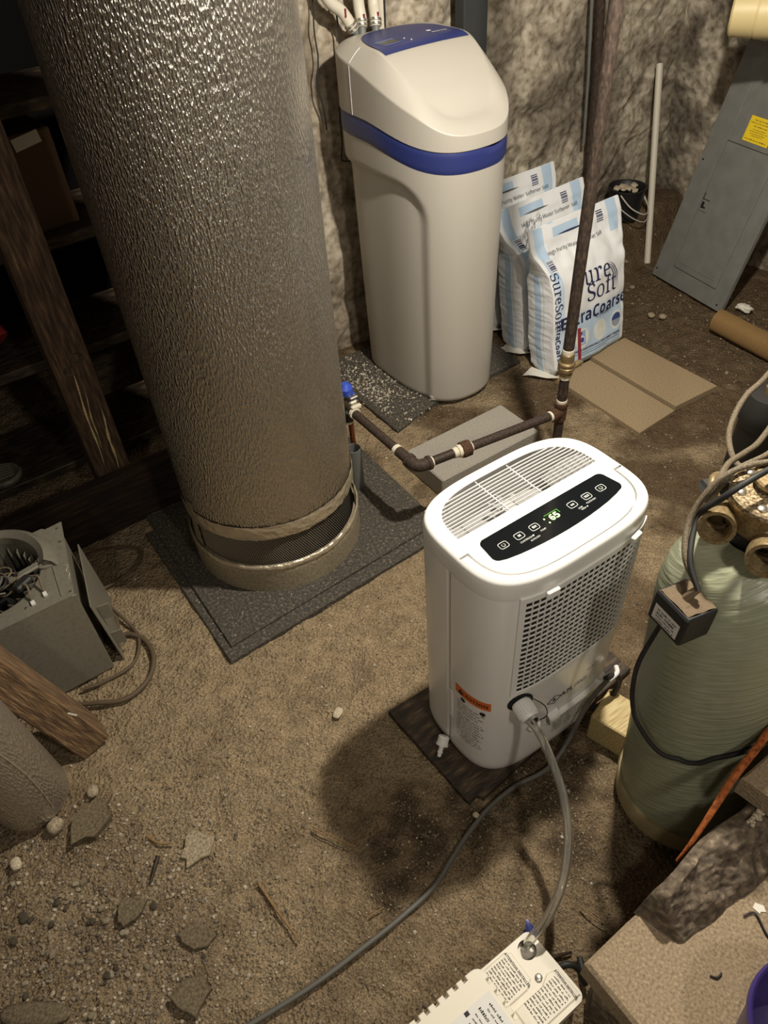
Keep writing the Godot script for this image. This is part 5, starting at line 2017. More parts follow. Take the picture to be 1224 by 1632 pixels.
	obj("approval_mark", g, mt.print_black, lb)
	g = mb()
	tube(g, smooth_path([Vector3(0.393, 0.055, -0.19), Vector3(0.408, 0.066, -0.192), Vector3(0.424, 0.064, -0.184), Vector3(0.434, 0.045, -0.172), Vector3(0.436, 0.02, -0.155), Vector3(0.46, 0.008, -0.19)], 8), 0.0058, 12)
	obj("pump_cord", g, mt.black_rubber, t)
	g = mb()
	grid(g, 6, 6, func(u: float, v: float): return Vector3(0.395 + 0.03 * u, 0.02 + 0.04 * v * (1.0 - u), -0.285 + 0.03 * v + 0.008 * sin(u * 5.0)))
	tag(obj("dark_rag", g, mt.softener_blue), "scrap of dark blue plastic beside the pump's inlet hole", "plastic scrap")


# rows of print too small to read: strokes of uneven height in word-long runs
func fine_print(width: float, h: float, m: Material, parent: Node3D, where: Callable) -> MeshInstance3D:
	var st := mb()
	flat(st)
	var x := -width / 2.0
	while x < width / 2.0:
		for k in rng.randi_range(3, 8):
			var w := h * rng.randf_range(0.14, 0.42)
			var t := h * rng.randf_range(0.35, 0.75)
			if x + w > width / 2.0:
				break
			quad(st, where.call(x, -h * 0.35), where.call(x, t - h * 0.35), where.call(x + w, t - h * 0.35), where.call(x + w, -h * 0.35))
			x += w + h * 0.16
		x += h * 0.45
	return obj("fine_print", st, m, parent)


# ------------------------------------------------------------------ fibreglass tank with brass head
func green_tank() -> void:
	var base := Vector3(0.852, 0.004, -0.287)
	var t := thing("resin_tank", "tall pale green fibreglass tank with a brass valve head standing at the right", "tank", base)
	var lean := Basis(Vector3(0, 0, 1), -0.030) * Basis(Vector3(1, 0, 0), -0.095)
	var g := mb()
	var prof := [Vector2(0.112, 0.012), Vector2(0.1255, 0.05), Vector2(0.1275, 0.10), Vector2(0.1275, 0.30), Vector2(0.1275, 0.58), Vector2(0.125, 0.61), Vector2(0.117, 0.645), Vector2(0.102, 0.678), Vector2(0.080, 0.702), Vector2(0.055, 0.716), Vector2(0.045, 0.72)]
	newsg(g)
	for k in prof.size() - 1:
		var n := 24 if k == 3 else 6
		for j in n:
			var p: Vector2 = prof[k].lerp(prof[k + 1], float(j) / n)
			var q: Vector2 = prof[k].lerp(prof[k + 1], float(j + 1) / n)
			for i in 72:
				var a := TAU * i / 72.0
				var b := TAU * (i + 1) / 72.0
				var u0 := i / 72.0
				var u1 := (i + 1) / 72.0
				quad(g, lean * Vector3(p.x * cos(a), p.y, p.x * sin(a)), lean * Vector3(p.x * cos(b), p.y, p.x * sin(b)), lean * Vector3(q.x * cos(b), q.y, q.x * sin(b)), lean * Vector3(q.x * cos(a), q.y, q.x * sin(a)), Vector2(u0, p.y + u0 * 2.0 / 7.0), Vector2(u1, p.y + u1 * 2.0 / 7.0), Vector2(u1, q.y + u1 * 2.0 / 7.0), Vector2(u0, q.y + u0 * 2.0 / 7.0))
	obj("tank_body", g, mt.fibreglass, t)
	g = mb()
	lathe(g, [Vector2(0.0, 0.0), Vector2(0.128, 0.0), Vector2(0.134, 0.006), Vector2(0.134, 0.045), Vector2(0.131, 0.050), Vector2(0.124, 0.050)], 64, Transform3D(lean, Vector3(0, 0.012, 0)))
	obj("foot_ring", g, mt.tank_foot, t)
	# wound threads that stand out and catch the light
	var head := Vector3(0.885, 0.0, -0.360) - base
	g = mb()
	lathe(g, [Vector2(0.050, 0.70), Vector2(0.053, 0.705), Vector2(0.053, 0.735), Vector2(0.046, 0.740)], 32, Transform3D(Basis(), head))
	obj("neck", g, mt.black_plastic, t)
	g = mb()
	lathe(g, [Vector2(0.040, 0.735), Vector2(0.050, 0.742), Vector2(0.054, 0.760), Vector2(0.056, 0.785), Vector2(0.057, 0.792), Vector2(0.0, 0.792)], 40, Transform3D(Basis(), head))
	rock(g, head + Vector3(-0.026, 0.755, 0.002), Vector3(0.05, 0.05, 0.10), 71, 0.1, 10, false)
	obj("valve_body", g, mt.brass, t)
	g = mb()
	lathe(g, [Vector2(0.0585, 0.790), Vector2(0.060, 0.793), Vector2(0.060, 0.799), Vector2(0.057, 0.802), Vector2(0.0, 0.802)], 40, Transform3D(Basis(), head))
	var pl := obj("scaled_plate", g, mt.plate_scale, t)
	for a in [2.5, 3.4, 4.4, 5.5, 0.4, 1.4]:
		g = mb()
		var at := head + Vector3(cos(a) * 0.047, 0.802, -sin(a) * 0.047)
		lathe(g, [Vector2(0.0075, 0.0), Vector2(0.0070, 0.003), Vector2(0.0045, 0.0048), Vector2(0.0, 0.005)], 14, Transform3D(Basis(), at))
		obj("plate_screw", g, mt.steel, pl)
	# indicator boss with its curved slot
	var bo := head + Vector3(0.012, 0, -0.004)
	g = mb()
	lathe(g, [Vector2(0.016, 0.800), Vector2(0.016, 0.812)], 28, Transform3D(Basis(), bo))
	obj("boss_stem", g, mt.brass, t)
	g = mb()
	lathe(g, [Vector2(0.0, 0.8115), Vector2(0.034, 0.8115), Vector2(0.035, 0.8125), Vector2(0.035, 0.818), Vector2(0.032, 0.8205), Vector2(0.0, 0.8205)], 36, Transform3D(Basis(), bo))
	obj("boss", g, mt.brass, t)
	g = mb()
	lathe(g, [Vector2(0.018, 0.819), Vector2(0.018, 0.823), Vector2(0.011, 0.824), Vector2(0.011, 0.829), Vector2(0.0085, 0.832), Vector2(0.0, 0.832)], 28, Transform3D(Basis(), bo))
	obj("boss_screw", g, mt.steel, t)
	# the two open ports
	for s in [[-0.030, 0.0], [0.052, 0.0]]:
		var o := head + Vector3(-0.024, 0.738, s[0] - 0.026)
		var xf := along(Vector3(-0.81, 0.28, 0.46), o)
		g = mb()
		lathe(g, [Vector2(0.019, 0.0), Vector2(0.023, 0.020), Vector2(0.0265, 0.045), Vector2(0.0275, 0.066), Vector2(0.0268, 0.069), Vector2(0.0215, 0.069), Vector2(0.0200, 0.066)], 36, xf)
		var po := obj("port", g, mt.brass, t)
		g = mb()
		var th: Array = [Vector2(0.0202, 0.066)]
		for k in 8:
			th.append(Vector2(0.0188, 0.064 - k * 0.0045))
			th.append(Vector2(0.0203, 0.0618 - k * 0.0045))
		th.append(Vector2(0.016, 0.026))
		th.append(Vector2(0.015, -0.010))
		th.append(Vector2(0.0, -0.012))
		lathe(g, th, 32, xf)
		obj("port_thread", g, mt.brass, po)
	# dark clip and pale ring behind the head
	g = mb()
	box(g, head + Vector3(0.03, 0.752, -0.075), Vector3(0.11, 0.018, 0.03), 0.004, Basis(Vector3.UP, -0.35))
	obj("clip", g, mt.black_plastic, t)
	g = mb()
	tube(g, smooth_path([head + Vector3(-0.05, 0.775, -0.05), head + Vector3(-0.035, 0.785, -0.075), head + Vector3(-0.01, 0.78, -0.085), head + Vector3(0.01, 0.77, -0.075)], 6), 0.006, 8)
	obj("cable_clamp", g, mt.brass, t)
	# black transformer box hung on the tank's flank
	var b := thing("transformer", "small dusty black transformer box with a silver label hung beside the green tank", "transformer", Vector3(0.742, 0.600, -0.392))
	var X := Vector3(-0.011, 0.0, 0.066).normalized()
	var Yv := Vector3(0.004, 0.058, 0.006)
	Yv = (Yv - X * Yv.dot(X)).normalized()
	var Zv := X.cross(Yv)
	b.transform = Transform3D(Basis(X, Yv, Zv), Vector3(0.710, 0.677, -0.394) + X * 0.0345 - Yv * 0.029 - Zv * 0.030)
	g = mb()
	box(g, Vector3(0, 0.0, 0.0), Vector3(0.070, 0.058, 0.060), 0.003)
	obj("case", g, mt.black_plastic, b)
	g = mb()
	grid(g, 3, 3, func(u: float, v: float): return Vector3(-0.026 + 0.052 * u, -0.021 + 0.030 * v, 0.0303))
	var lb := obj("silver_label", g, mt.label_white, b)
	for k in 4:
		fine_print(0.04, 0.005 if k != 1 else 0.007, mt.print_black, lb, func(x: float, y: float): return Vector3(0.001 + x, 0.002 - k * 0.0065 + y, 0.0307))
	g = mb()
	grid(g, 12, 12, func(u: float, v: float):
		var k := 0.0020 + 0.0012 * sin(u * 17.0) * cos(v * 13.0)
		return Vector3(-0.030 + 0.061 * u - 0.008 * v * sin(u * 9.0), 0.0288 + k, -0.027 + 0.052 * v), true)
	obj("dust_cake", g, mt.dust, b)
	g = mb()
	tube(g, smooth_path([Vector3(-0.004, 0.022, 0.0), Vector3(0.0, 0.040, -0.002), Vector3(0.006, 0.056, -0.006)], 5), 0.0085, 12, 0.005)
	obj("cord_boot", g, mt.dust, b)
	# cables over the head
	var cables := [
		["black_cable", [Vector3(0.762, 0.640, -0.405), Vector3(0.785, 0.685, -0.420), Vector3(0.803, 0.76, -0.415), Vector3(0.801, 0.812, -0.391), Vector3(0.825, 0.838, -0.378), Vector3(0.868, 0.845, -0.372), Vector3(0.93, 0.84, -0.37), Vector3(1.02, 0.79, -0.40)], 0.0047, "black_rubber", "dark cable from the transformer arching low over the brass valve plate"],
		["black_cable", [Vector3(0.760, 0.640, -0.412), Vector3(0.775, 0.69, -0.428), Vector3(0.790, 0.755, -0.420), Vector3(0.826, 0.80, -0.422), Vector3(0.852, 0.82, -0.414), Vector3(0.881, 0.825, -0.404), Vector3(0.93, 0.82, -0.39), Vector3(1.02, 0.78, -0.42)], 0.0047, "cord_dusty", "dusty grey cable from the transformer arching high over the brass valve plate"],
		["grey_cable", [Vector3(0.812, 0.765, -0.405), Vector3(0.845, 0.79, -0.425), Vector3(0.872, 0.785, -0.437), Vector3(0.936, 0.76, -0.463), Vector3(0.998, 0.74, -0.475), Vector3(1.063, 0.72, -0.489), Vector3(1.16, 0.70, -0.52)], 0.0052, "cord_dusty", "thick dusty cable rising from the green tank to the black motor behind it"],
		["grey_cable", [Vector3(1.270, 0.715, -0.610), Vector3(1.213, 0.722, -0.594), Vector3(1.174, 0.712, -0.592), Vector3(1.122, 0.70, -0.575), Vector3(1.070, 0.695, -0.546), Vector3(1.028, 0.695, -0.505), Vector3(1.020, 0.695, -0.478), Vector3(1.057, 0.695, -0.451), Vector3(1.14, 0.68, -0.42)], 0.0052, "cord_dusty", "grey cable hanging in a wide bow from the black motor at the right edge"],
		["black_cable", [Vector3(0.735, 0.575, -0.398), Vector3(0.719, 0.50, -0.390), Vector3(0.706, 0.45, -0.383), Vector3(0.703, 0.40, -0.372), Vector3(0.702, 0.36, -0.350), Vector3(0.712, 0.32, -0.305), Vector3(0.736, 0.31, -0.274), Vector3(0.759, 0.32, -0.256), Vector3(0.781, 0.35, -0.244), Vector3(0.806, 0.37, -0.224), Vector3(0.86, 0.40, -0.19), Vector3(0.95, 0.43, -0.18)], 0.0042, "black_rubber", "thin black cable hanging from the transformer across the green tank's belly"],
		["pale_wire", [Vector3(0.818, 0.775, -0.418), Vector3(0.845, 0.805, -0.415), Vector3(0.875, 0.812, -0.418), Vector3(0.93, 0.815, -0.41), Vector3(1.02, 0.77, -0.44)], 0.0040, "cord_dusty", "thin pale wire running between the two dark cables over the brass head"],
	]
	cables[0][1][0] = b.transform * Vector3(0.008, 0.054, -0.004)
	cables[1][1][0] = b.transform * Vector3(0.000, 0.054, -0.010)
	cables[4][1][0] = b.transform * Vector3(-0.022, -0.026, 0.0)
	for k in 2:
		cables[k][1][1] = cables[k][1][0].lerp(cables[k][1][2], 0.45) + Vector3(-0.012, 0.0, -0.006)
	for c in cables:
		g = mb()
		var path := smooth_path(c[1], 9)
		for i in path.size():
			var q := path[i]
			if q.y < 0.66:
				var ax := base + lean * Vector3(0, q.y, 0)
				var r := Vector2(q.x - ax.x, q.z - ax.z)
				var need: float = 0.1285 + c[2]
				if r.length() < need:
					r = r.normalized() * need
					path[i] = Vector3(ax.x + r.x, q.y, ax.z + r.y)
		tube(g, path, c[2], 12)
		tag(obj(c[0], g, mt[c[3]]), c[4], "cable")
	# black motor on its stand behind the tank, cut by the frame
	var m := thing("black_motor", "black motor with a bolted bracket standing at the right edge behind the green tank", "motor", Vector3(1.425, 0.0, -0.668))
	g = mb()
	lathe(g, [Vector2(0.0, 0.0), Vector2(0.07, 0.0), Vector2(0.07, 0.02), Vector2(0.048, 0.03), Vector2(0.046, 0.48), Vector2(0.052, 0.50), Vector2(0.052, 0.53), Vector2(0.042, 0.56), Vector2(0.0, 0.565)], 32)
	obj("motor_housing", g, mt.black_rubber, m)
	g = mb()
	lathe(g, [Vector2(0.013, 0.555), Vector2(0.014, 0.56), Vector2(0.014, 0.580), Vector2(0.0, 0.580)], 8)
	obj("nut", g, mt.brass, m)
	g = mb()
	var br := PackedVector2Array()
	for i in 13:
		var a := PI * i / 12.0
		br.append(Vector2(cos(a) * 0.040, 0.0 + sin(a) * 0.040))
	br.append(Vector2(-0.030, -0.17))
	br.append(Vector2(0.05, -0.17))
	plate(g, br, 0.008, 0.03, 0.003, Transform3D(Basis(Vector3(0.68, 0, 0.73), Vector3(-0.60, 0.56, 0.56), Vector3(-0.41, -0.82, 0.38)).orthonormalized(), Vector3(0.010, 0.628, 0.020)))
	obj("bracket", g, mt.black_plastic, m)
	g = mb()
	lathe(g, [Vector2(0.014, 0.0), Vector2(0.014, 0.007), Vector2(0.006, 0.009), Vector2(0.006, 0.004), Vector2(0.0, 0.004)], 6, Transform3D(Basis(Vector3(0.68, 0, 0.73), Vector3(-0.60, 0.56, 0.56), Vector3(-0.41, -0.82, 0.38)).orthonormalized(), Vector3(0.006, 0.634, 0.025)))
	obj("bolt", g, mt.steel, m)
	# pine offcut behind the tank
	g = mb()
	box(g, Vector3(0.850, 0.040, -0.474), Vector3(0.088, 0.088, 0.085), 0.003, Basis(Vector3.UP, 0.28))
	tag(obj("pine_block", g, mt.pine), "pale pine offcut block on the dirt behind the green tank", "wood block")


# ------------------------------------------------------------------ concrete ledge and what lies on it
func ledge_things() -> void:
	var g := mb()
	var n := FastNoiseLite.new()
	n.frequency = 6.0
	n.fractal_octaves = 4
	var y := 0.262
	var edge := PackedVector2Array()
	edge.append_array([Vector2(0.386, -0.150), Vector2(0.48, -0.1525), Vector2(0.60, -0.1515), Vector2(0.70, -0.150), Vector2(1.5, -0.150), Vector2(1.5, 0.55), Vector2(0.40, 0.55), Vector2(0.392, 0.30), Vector2(0.388, 0.05)])
	plate(g, edge, y, 0.055, 0.006)
	tag(obj("concrete_slab", g, mt.ledge), "speckled tan concrete slab forming a ledge at the lower right", "slab")
	g = mb()
	box(g, Vector3(0.953, 0.10, 0.205), Vector3(1.10, 0.215, 0.69), 0.02)
	tag(obj("footing", g, mt.rubble), "rough dark masonry footing under the tan concrete slab", "footing")
	# rough mortared stone along the rear edge
	g = mb()
	var f := func(u: float, v: float) -> Vector3:
		var x := lerpf(0.50, 1.10, u)
		var z0 := -0.156 + 0.004 * sin(u * 20.0)
		var zz := 0.0
		var yy := 0.0
		if v < 0.12:
			zz = z0
			yy = lerpf(y, y + 0.075, v / 0.12)
		elif v < 0.25:
			zz = lerpf(z0, z0 + 0.018, (v - 0.12) / 0.13)
			yy = lerpf(y + 0.075, y + 0.088, (v - 0.12) / 0.13)
		else:
			var k := (v - 0.25) / 0.75
			zz = lerpf(z0 + 0.018, -0.082 + 0.05 * u, k)
			yy = lerpf(y + 0.088, y - 0.004, pow(k, 1.25))
		var e := smoothstep(0.0, 0.055, u)
		yy = lerpf(y - 0.004, yy, pow(e, 0.6) * (0.86 + 0.14 * smoothstep(0.0, 0.3, u)))
		x += 0.018 * (1.0 - e) * v
		var d := n.get_noise_3d(x * 2.0, yy * 3.0, zz * 3.0) * 0.016 + n.get_noise_3d(x * 6.0 + 9.0, yy * 7.0, zz * 6.0) * 0.006
		return Vector3(x, yy + d * 0.7 * e * smoothstep(1.0, 0.85, v), zz + d * (0.0 if v < 0.2 else 0.5))
	grid(g, 120, 50, f)
	var st := tag(obj("rough_stone", g, mt.rubble), "long rough grey-brown stone on the rear edge of the concrete slab beside the green tank", "stone") as MeshInstance3D
	g = mb()
	for k in 26:
		var u := 0.345 + 0.045 * rng.randf() + 0.03 * (k / 26.0)
		var v := 0.24 + 0.10 * rng.randf() - 0.04 * (k / 26.0)
		rock(g, f.call(u, v) + Vector3(0, 0.002, 0), Vector3(0.007, 0.005, 0.007) * rng.randf_range(0.6, 1.6), 300 + k, 0.3, 3)
	obj("mortar_crumbs", g, mt.mortar, st)
	# upper slab
	g = mb()
	var up := PackedVector2Array([Vector2(0.735, -0.176), Vector2(1.5, -0.176), Vector2(1.5, 0.22), Vector2(0.79, 0.20), Vector2(0.76, 0.02), Vector2(0.742, -0.13)])
	plate(g, up, 0.405, 0.050, 0.004)
	tag(obj("concrete_slab", g, mt.ledge), "upper concrete slab resting on the rough stone at the right edge", "slab")
	g = mb()
	box(g, Vector3(1.15, 0.308, 0.09), Vector3(0.5, 0.092, 0.20), 0.01)
	tag(obj("packing_stone", g, mt.rubble), "shadowed stone packed under the upper concrete slab", "stone")
	# rust-orange strip between tank and stone
	g = mb()
	var p := smooth_path([Vector3(0.605, 0.285, -0.166), Vector3(0.629, 0.315, -0.1665), Vector3(0.671, 0.362, -0.173), Vector3(0.722, 0.402, -0.183), Vector3(0.78, 0.418, -0.190), Vector3(0.86, 0.430, -0.200), Vector3(0.98, 0.44, -0.20)], 10)
	newsg(g)
	var w := [0.005, 0.017]
	for i in p.size() - 1:
		var a := lerpf(w[0], w[1], minf(1.0, float(i) / 26.0))
		var b := lerpf(w[0], w[1], minf(1.0, float(i + 1) / 26.0))
		var c0 := [Vector3(0, -a * 0.5, -a * 0.35), Vector3(0, a * 0.4, -a * 0.35), Vector3(0, a * 0.55, 0.0), Vector3(0, a * 0.4, a * 0.35), Vector3(0, -a * 0.5, a * 0.35)]
		var c1 := [Vector3(0, -b * 0.5, -b * 0.35), Vector3(0, b * 0.4, -b * 0.35), Vector3(0, b * 0.55, 0.0), Vector3(0, b * 0.4, b * 0.35), Vector3(0, -b * 0.5, b * 0.35)]
		for k in 5:
			var k1 := (k + 1) % 5
			quad(g, p[i] + c0[k], p[i] + c0[k1], p[i + 1] + c1[k1], p[i + 1] + c1[k])
	tag(obj("rusty_strip", g, mt.rust_orange), "curved rust-orange strip squeezed between the green tank and the rough stone", "strip")
	# purple bucket cut by the corner of the frame
	var bk := thing("purple_bucket", "dark purple plastic bucket standing on the slab in the bottom right corner", "bucket", Vector3(0.522, y, 0.098))
	g = mb()
	lathe(g, [Vector2(0.0, 0.003), Vector2(0.062, 0.003), Vector2(0.067, 0.0), Vector2(0.070, 0.003), Vector2(0.086, 0.150), Vector2(0.091, 0.152), Vector2(0.091, 0.160), Vector2(0.088, 0.164), Vector2(0.084, 0.160), Vector2(0.082, 0.150), Vector2(0.066, 0.008), Vector2(0.0, 0.008)], 56)
	obj("pail", g, mt.bucket_purple, bk)
	g = mb()
	tube(g, smooth_path([Vector3(0.632, y + 0.003, -0.052), Vector3(0.650, y + 0.004, -0.045), Vector3(0.640, y + 0.004, -0.020), Vector3(0.632, y + 0.004, 0.002), Vector3(0.612, y + 0.004, 0.012)], 8), 0.0015, 8)
	tag(obj("black_wire", g, mt.black_rubber), "thin black wire lying on the concrete slab beside the rough stone", "wire")
	g = mb()
	tube(g, smooth_path([Vector3(0.524, y + 0.002, -0.030), Vector3(0.530, y + 0.003, -0.022), Vector3(0.540, y + 0.003, -0.022)], 8), 0.0016, 8)
	tag(obj("black_wire", g, mt.black_rubber), "tiny black wire offcut on the slab in the bucket's shadow", "wire")
	g = mb()
	plate(g, PackedVector2Array([Vector2(0.655, -0.052), Vector2(0.664, -0.055), Vector2(0.671, -0.044), Vector2(0.666, -0.036), Vector2(0.660, -0.041), Vector2(0.656, -0.040)]), y + 0.0018, 0.0014)
	tag(obj("paper_scrap", g, mt.paper), "small torn white scrap on the concrete slab below the rough stone", "paper scrap")


# ------------------------------------------------------------------ left foreground
func left_things() -> void:
	# sheet-metal blower housing
	var t := thing("blower_housing", "dented grey sheet-metal blower housing full of wires on the dirt at left", "blower", Vector3(0.0, 0.004, 0.0))
	var h := 0.285
	var g := mb()
	# front face
	box(g, Vector3(-0.265, h / 2, -1.340), Vector3(0.510, h, 0.004), 0.001)
	obj("front_panel", g, mt.sheet_grey, t)
	# top plate with the round mouth cut out of it
	var top := PackedVector2Array([Vector2(-0.52, -1.338), Vector2(-0.020, -1.338), Vector2(-0.012, -1.346), Vector2(0.036, -1.595), Vector2(-0.005, -1.592), Vector2(-0.012, -1.60), Vector2(-0.52, -1.60)])
	var mouth := PackedVector2Array()
	for i in 40:
		var a := TAU * i / 40.0
		mouth.append(Vector2(-0.165 + cos(a) * 0.120, -1.505 + sin(a) * 0.120))
	g = mb()
	for r in [[-1.0, -0.165], [-0.165, 1.0]]:
		var hb := PackedVector2Array([Vector2(r[0], -3), Vector2(r[1], -3), Vector2(r[1], 1), Vector2(r[0], 1)])
		for piece in Geometry2D.intersect_polygons(top, hb):
			for pc in Geometry2D.clip_polygons(piece, mouth):
				plate(g, pc, h + 0.002, 0.004, 0.0)
	var tp := obj("top_plate", g, mt.sheet_grey, t)
	g = mb()
	var sq := PackedVector3Array()
	for k in [[-0.003, -1.392], [0.001, -1.402], [0.004, -1.410], [-0.001, -1.418], [0.005, -1.428], [0.008, -1.436], [0.002, -1.440]]:
		sq.append(Vector3(k[0] - 0.006, h + 0.003, k[1]))
	tube(g, smooth_path(Array(sq), 5), 0.0008, 6)
	obj("chalk_squiggle", g, mt.mortar, tp)
	g = mb()
	box(g, Vector3(-0.030, h + 0.003, -1.43), Vector3(0.004, 0.003, 0.16), 0.001, Basis(Vector3.UP, -0.10))
	obj("pressed_rib", g, mt.sheet_grey, tp)
	for s in [Vector2(-0.018, -1.352), Vector2(-0.07, -1.372), Vector2(-0.115, -1.365), Vector2(0.020, -1.575), Vector2(-0.012, -1.49), Vector2(0.012, -1.525)]:
		g = mb()
		lathe(g, [Vector2(0.0035, 0.0), Vector2(0.0035, 0.0014), Vector2(0.0, 0.0018)], 10, Transform3D(Basis(), Vector3(s.x, h + 0.002, s.y)))
		obj("rivet", g, mt.steel, tp)
	# right side: inner dark wall and an outer flange standing away from it
	g = mb()
	box(g, Vector3(0.000, h / 2, -1.468), Vector3(0.004, h, 0.262), 0.001, Basis(Vector3.UP, -0.19))
	obj("side_panel", g, mt.sheet_grey, t)
	g = mb()
	box(g, Vector3(0.032, 0.112, -1.455), Vector3(0.003, 0.22, 0.225), 0.001, Basis(Vector3.UP, -0.19) * Basis(Vector3(0, 0, 1), 0.06))
	var fl := obj("flange", g, mt.sheet_grey, t)
	for k in 2:
		g = mb()
		box(g, Vector3(0.030, 0.07 + 0.09 * k, -1.358 - 0.012 * k), Vector3(0.028, 0.05, 0.003), 0.001, Basis(Vector3.UP, -0.19))
		obj("tab", g, mt.sheet_grey, fl)
	# inlet ring and motor arm
	g = mb()
	lathe(g, [Vector2(0.118, 0.0), Vector2(0.121, 0.018), Vector2(0.135, 0.030), Vector2(0.150, 0.018), Vector2(0.158, 0.0)], 56, Transform3D(Basis(), Vector3(-0.165, h + 0.001, -1.505)), PI, TAU + 0.35)
	obj("inlet_ring", g, mt.sheet_grey, t)
	g = mb()
	lathe(g, [Vector2(0.118, -0.16), Vector2(0.118, 0.002)], 48, Transform3D(Basis(), Vector3(-0.165, h, -1.505)))
	lathe(g, [Vector2(0.118, -0.16), Vector2(0.0, -0.16)], 48, Transform3D(Basis(), Vector3(-0.165, h, -1.505)))
	obj("fan_scroll", g, mt.sheet_grey, t)
	for k in 28:
		g = mb()
		var a := TAU * k / 28.0
		box(g, Vector3(-0.165 + cos(a) * 0.104, h - 0.07, -1.505 + sin(a) * 0.104), Vector3(0.016, 0.13, 0.0015), 0.0004, Basis(Vector3.UP, -a + 0.6))
		obj("fan_blade", g, mt.sheet_grey, t)
	g = mb()
	lathe(g, [Vector2(0.055, -0.13), Vector2(0.055, -0.02), Vector2(0.045, -0.008), Vector2(0.012, -0.004), Vector2(0.012, 0.02), Vector2(0.0, 0.022)], 36, Transform3D(Basis(), Vector3(-0.195, h, -1.515)))
	obj("motor", g, mt.black_rubber, t)
	g = mb()
	box(g, Vector3(-0.090, h + 0.010, -1.468), Vector3(0.135, 0.008, 0.018), 0.002, Basis(Vector3.UP, 0.16))
	lathe(g, [Vector2(0.0, 0.0), Vector2(0.024, 0.0), Vector2(0.024, 0.006), Vector2(0.015, 0.008), Vector2(0.015, 0.015), Vector2(0.008, 0.018), Vector2(0.0, 0.018)], 28, Transform3D(Basis(), Vector3(-0.036, h + 0.002, -1.478)))
	obj("motor_arm", g, mt.sheet_grey, t)
	# tangle of wires with spade ends
	for k in 9:
		g = mb()
		var pts: Array = []
		var c := Vector3(-0.135 - 0.012 * (k % 3), h + 0.004, -1.440 - 0.006 * k)
		for i in 7:
			var a := 0.9 * i + k * 1.3
			pts.append(c + Vector3(cos(a) * (0.022 + 0.005 * (k % 4)), 0.006 + 0.014 * rng.randf() + 0.004 * (k % 3), sin(a) * (0.020 + 0.004 * (k % 3))))
		tube(g, smooth_path(pts, 6), 0.0022 + 0.0004 * (k % 3), 8)
		obj("wire", g, [mt.cord_tan, mt.cord_grey, mt.black_rubber, mt.cord_dusty][k % 4], t)
	for k in 2:
		g = mb()
		var e := Vector3(-0.098 + 0.030 * k, h + 0.005, -1.372 - 0.010 * k)
		tube(g, smooth_path([e + Vector3(-0.012, 0.018, -0.052), e + Vector3(0.004, 0.022, -0.034), e + Vector3(0.002, 0.010, -0.016), e], 6), 0.0030, 8)
		obj("lead", g, mt.cord_dusty, t)
		g = mb()
		box(g, e + Vector3(0, 0.0, 0.004), Vector3(0.009, 0.007, 0.012), 0.001)
		obj("terminal", g, mt.label_white, t)
	g = mb()
	box(g, Vector3(-0.100, h + 0.020, -1.425), Vector3(0.045, 0.018, 0.024), 0.005, Basis(Vector3.UP, 0.5))
	obj("wire_wrap", g, mt.black_rubber, t)
	# cords on the dirt by the housing
	var cs := [
		[[Vector3(0.030, 0.03, -1.66), Vector3(0.060, 0.008, -1.755), Vector3(0.118, 0.008, -1.749), Vector3(0.172, 0.008, -1.713), Vector3(0.194, 0.008, -1.674), Vector3(0.157, 0.008, -1.626), Vector3(0.104, 0.008, -1.608), Vector3(0.055, 0.012, -1.60)], 0.0042, "thin brown cord looping over the dirt behind the grey blower housing"],
		[[Vector3(0.038, 0.02, -1.56), Vector3(0.050, 0.008, -1.49), Vector3(0.030, 0.008, -1.432), Vector3(0.014, 0.010, -1.421), Vector3(0.056, 0.009, -1.409), Vector3(0.084, 0.008, -1.362), Vector3(0.080, 0.008, -1.297), Vector3(0.042, 0.008, -1.244), Vector3(-0.022, 0.008, -1.226), Vector3(-0.089, 0.008, -1.261), Vector3(-0.15, 0.008, -1.30)], 0.0062, "thick brown cord making the outer loop on the dirt beside the blower housing"],
		[[Vector3(0.046, 0.02, -1.53), Vector3(0.069, 0.008, -1.442), Vector3(0.072, 0.008, -1.376), Vector3(0.030, 0.008, -1.313), Vector3(-0.047, 0.008, -1.306), Vector3(-0.10, 0.008, -1.316)], 0.0042, "thin brown cord making the inner loop on the dirt beside the blower housing"],
	]
	for c in cs:
		g = mb()
		tube(g, smooth_path(c[0], 9), c[1], 10)
		tag(obj("brown_cord", g, mt.cord_tan), c[2], "cord")
	# leaning post
	var p := thing("leaning_post", "brown weathered timber post slanting into the dirt in front of the blower housing", "post", Vector3(-0.128, -0.004, -1.185))
	p.transform.basis = Basis(Vector3(0, 1, 0), 0.12) * Basis(Vector3(0, 0, 1), 0.245) * Basis(Vector3(1, 0, 0), -0.10)
	g = mb()
	box(g, Vector3(0, 0.72, 0), Vector3(0.074, 1.44, 0.088), 0.005)
	obj("timber", g, mt.weathered, p)
	g = mb()
	box(g, Vector3(0.030, 0.14, 0.0445), Vector3(0.004, 0.025, 0.001), 0.0003, Basis(Vector3(0, 0, 1), 0.3))
	obj("pale_chip", g, mt.paper, p)
	# foil-wrapped duct at the left edge
	var d := thing("foil_duct", "silver foil-wrapped duct with a raised seam at the lower left edge", "duct", Vector3(-0.275, 0.012, -1.100))
	d.rotation = Vector3(0.04, 0.0, 0.05)
	g = mb()
	lathe(g, [Vector2(0.0, 0.0), Vector2(0.064, 0.001), Vector2(0.073, 0.008), Vector2(0.078, 0.025), Vector2(0.079, 0.40), Vector2(0.079, 1.30)], 56)
	obj("foil_sleeve", g, mt.foil_small, d)
	g = mb()
	var seam := PackedVector3Array()
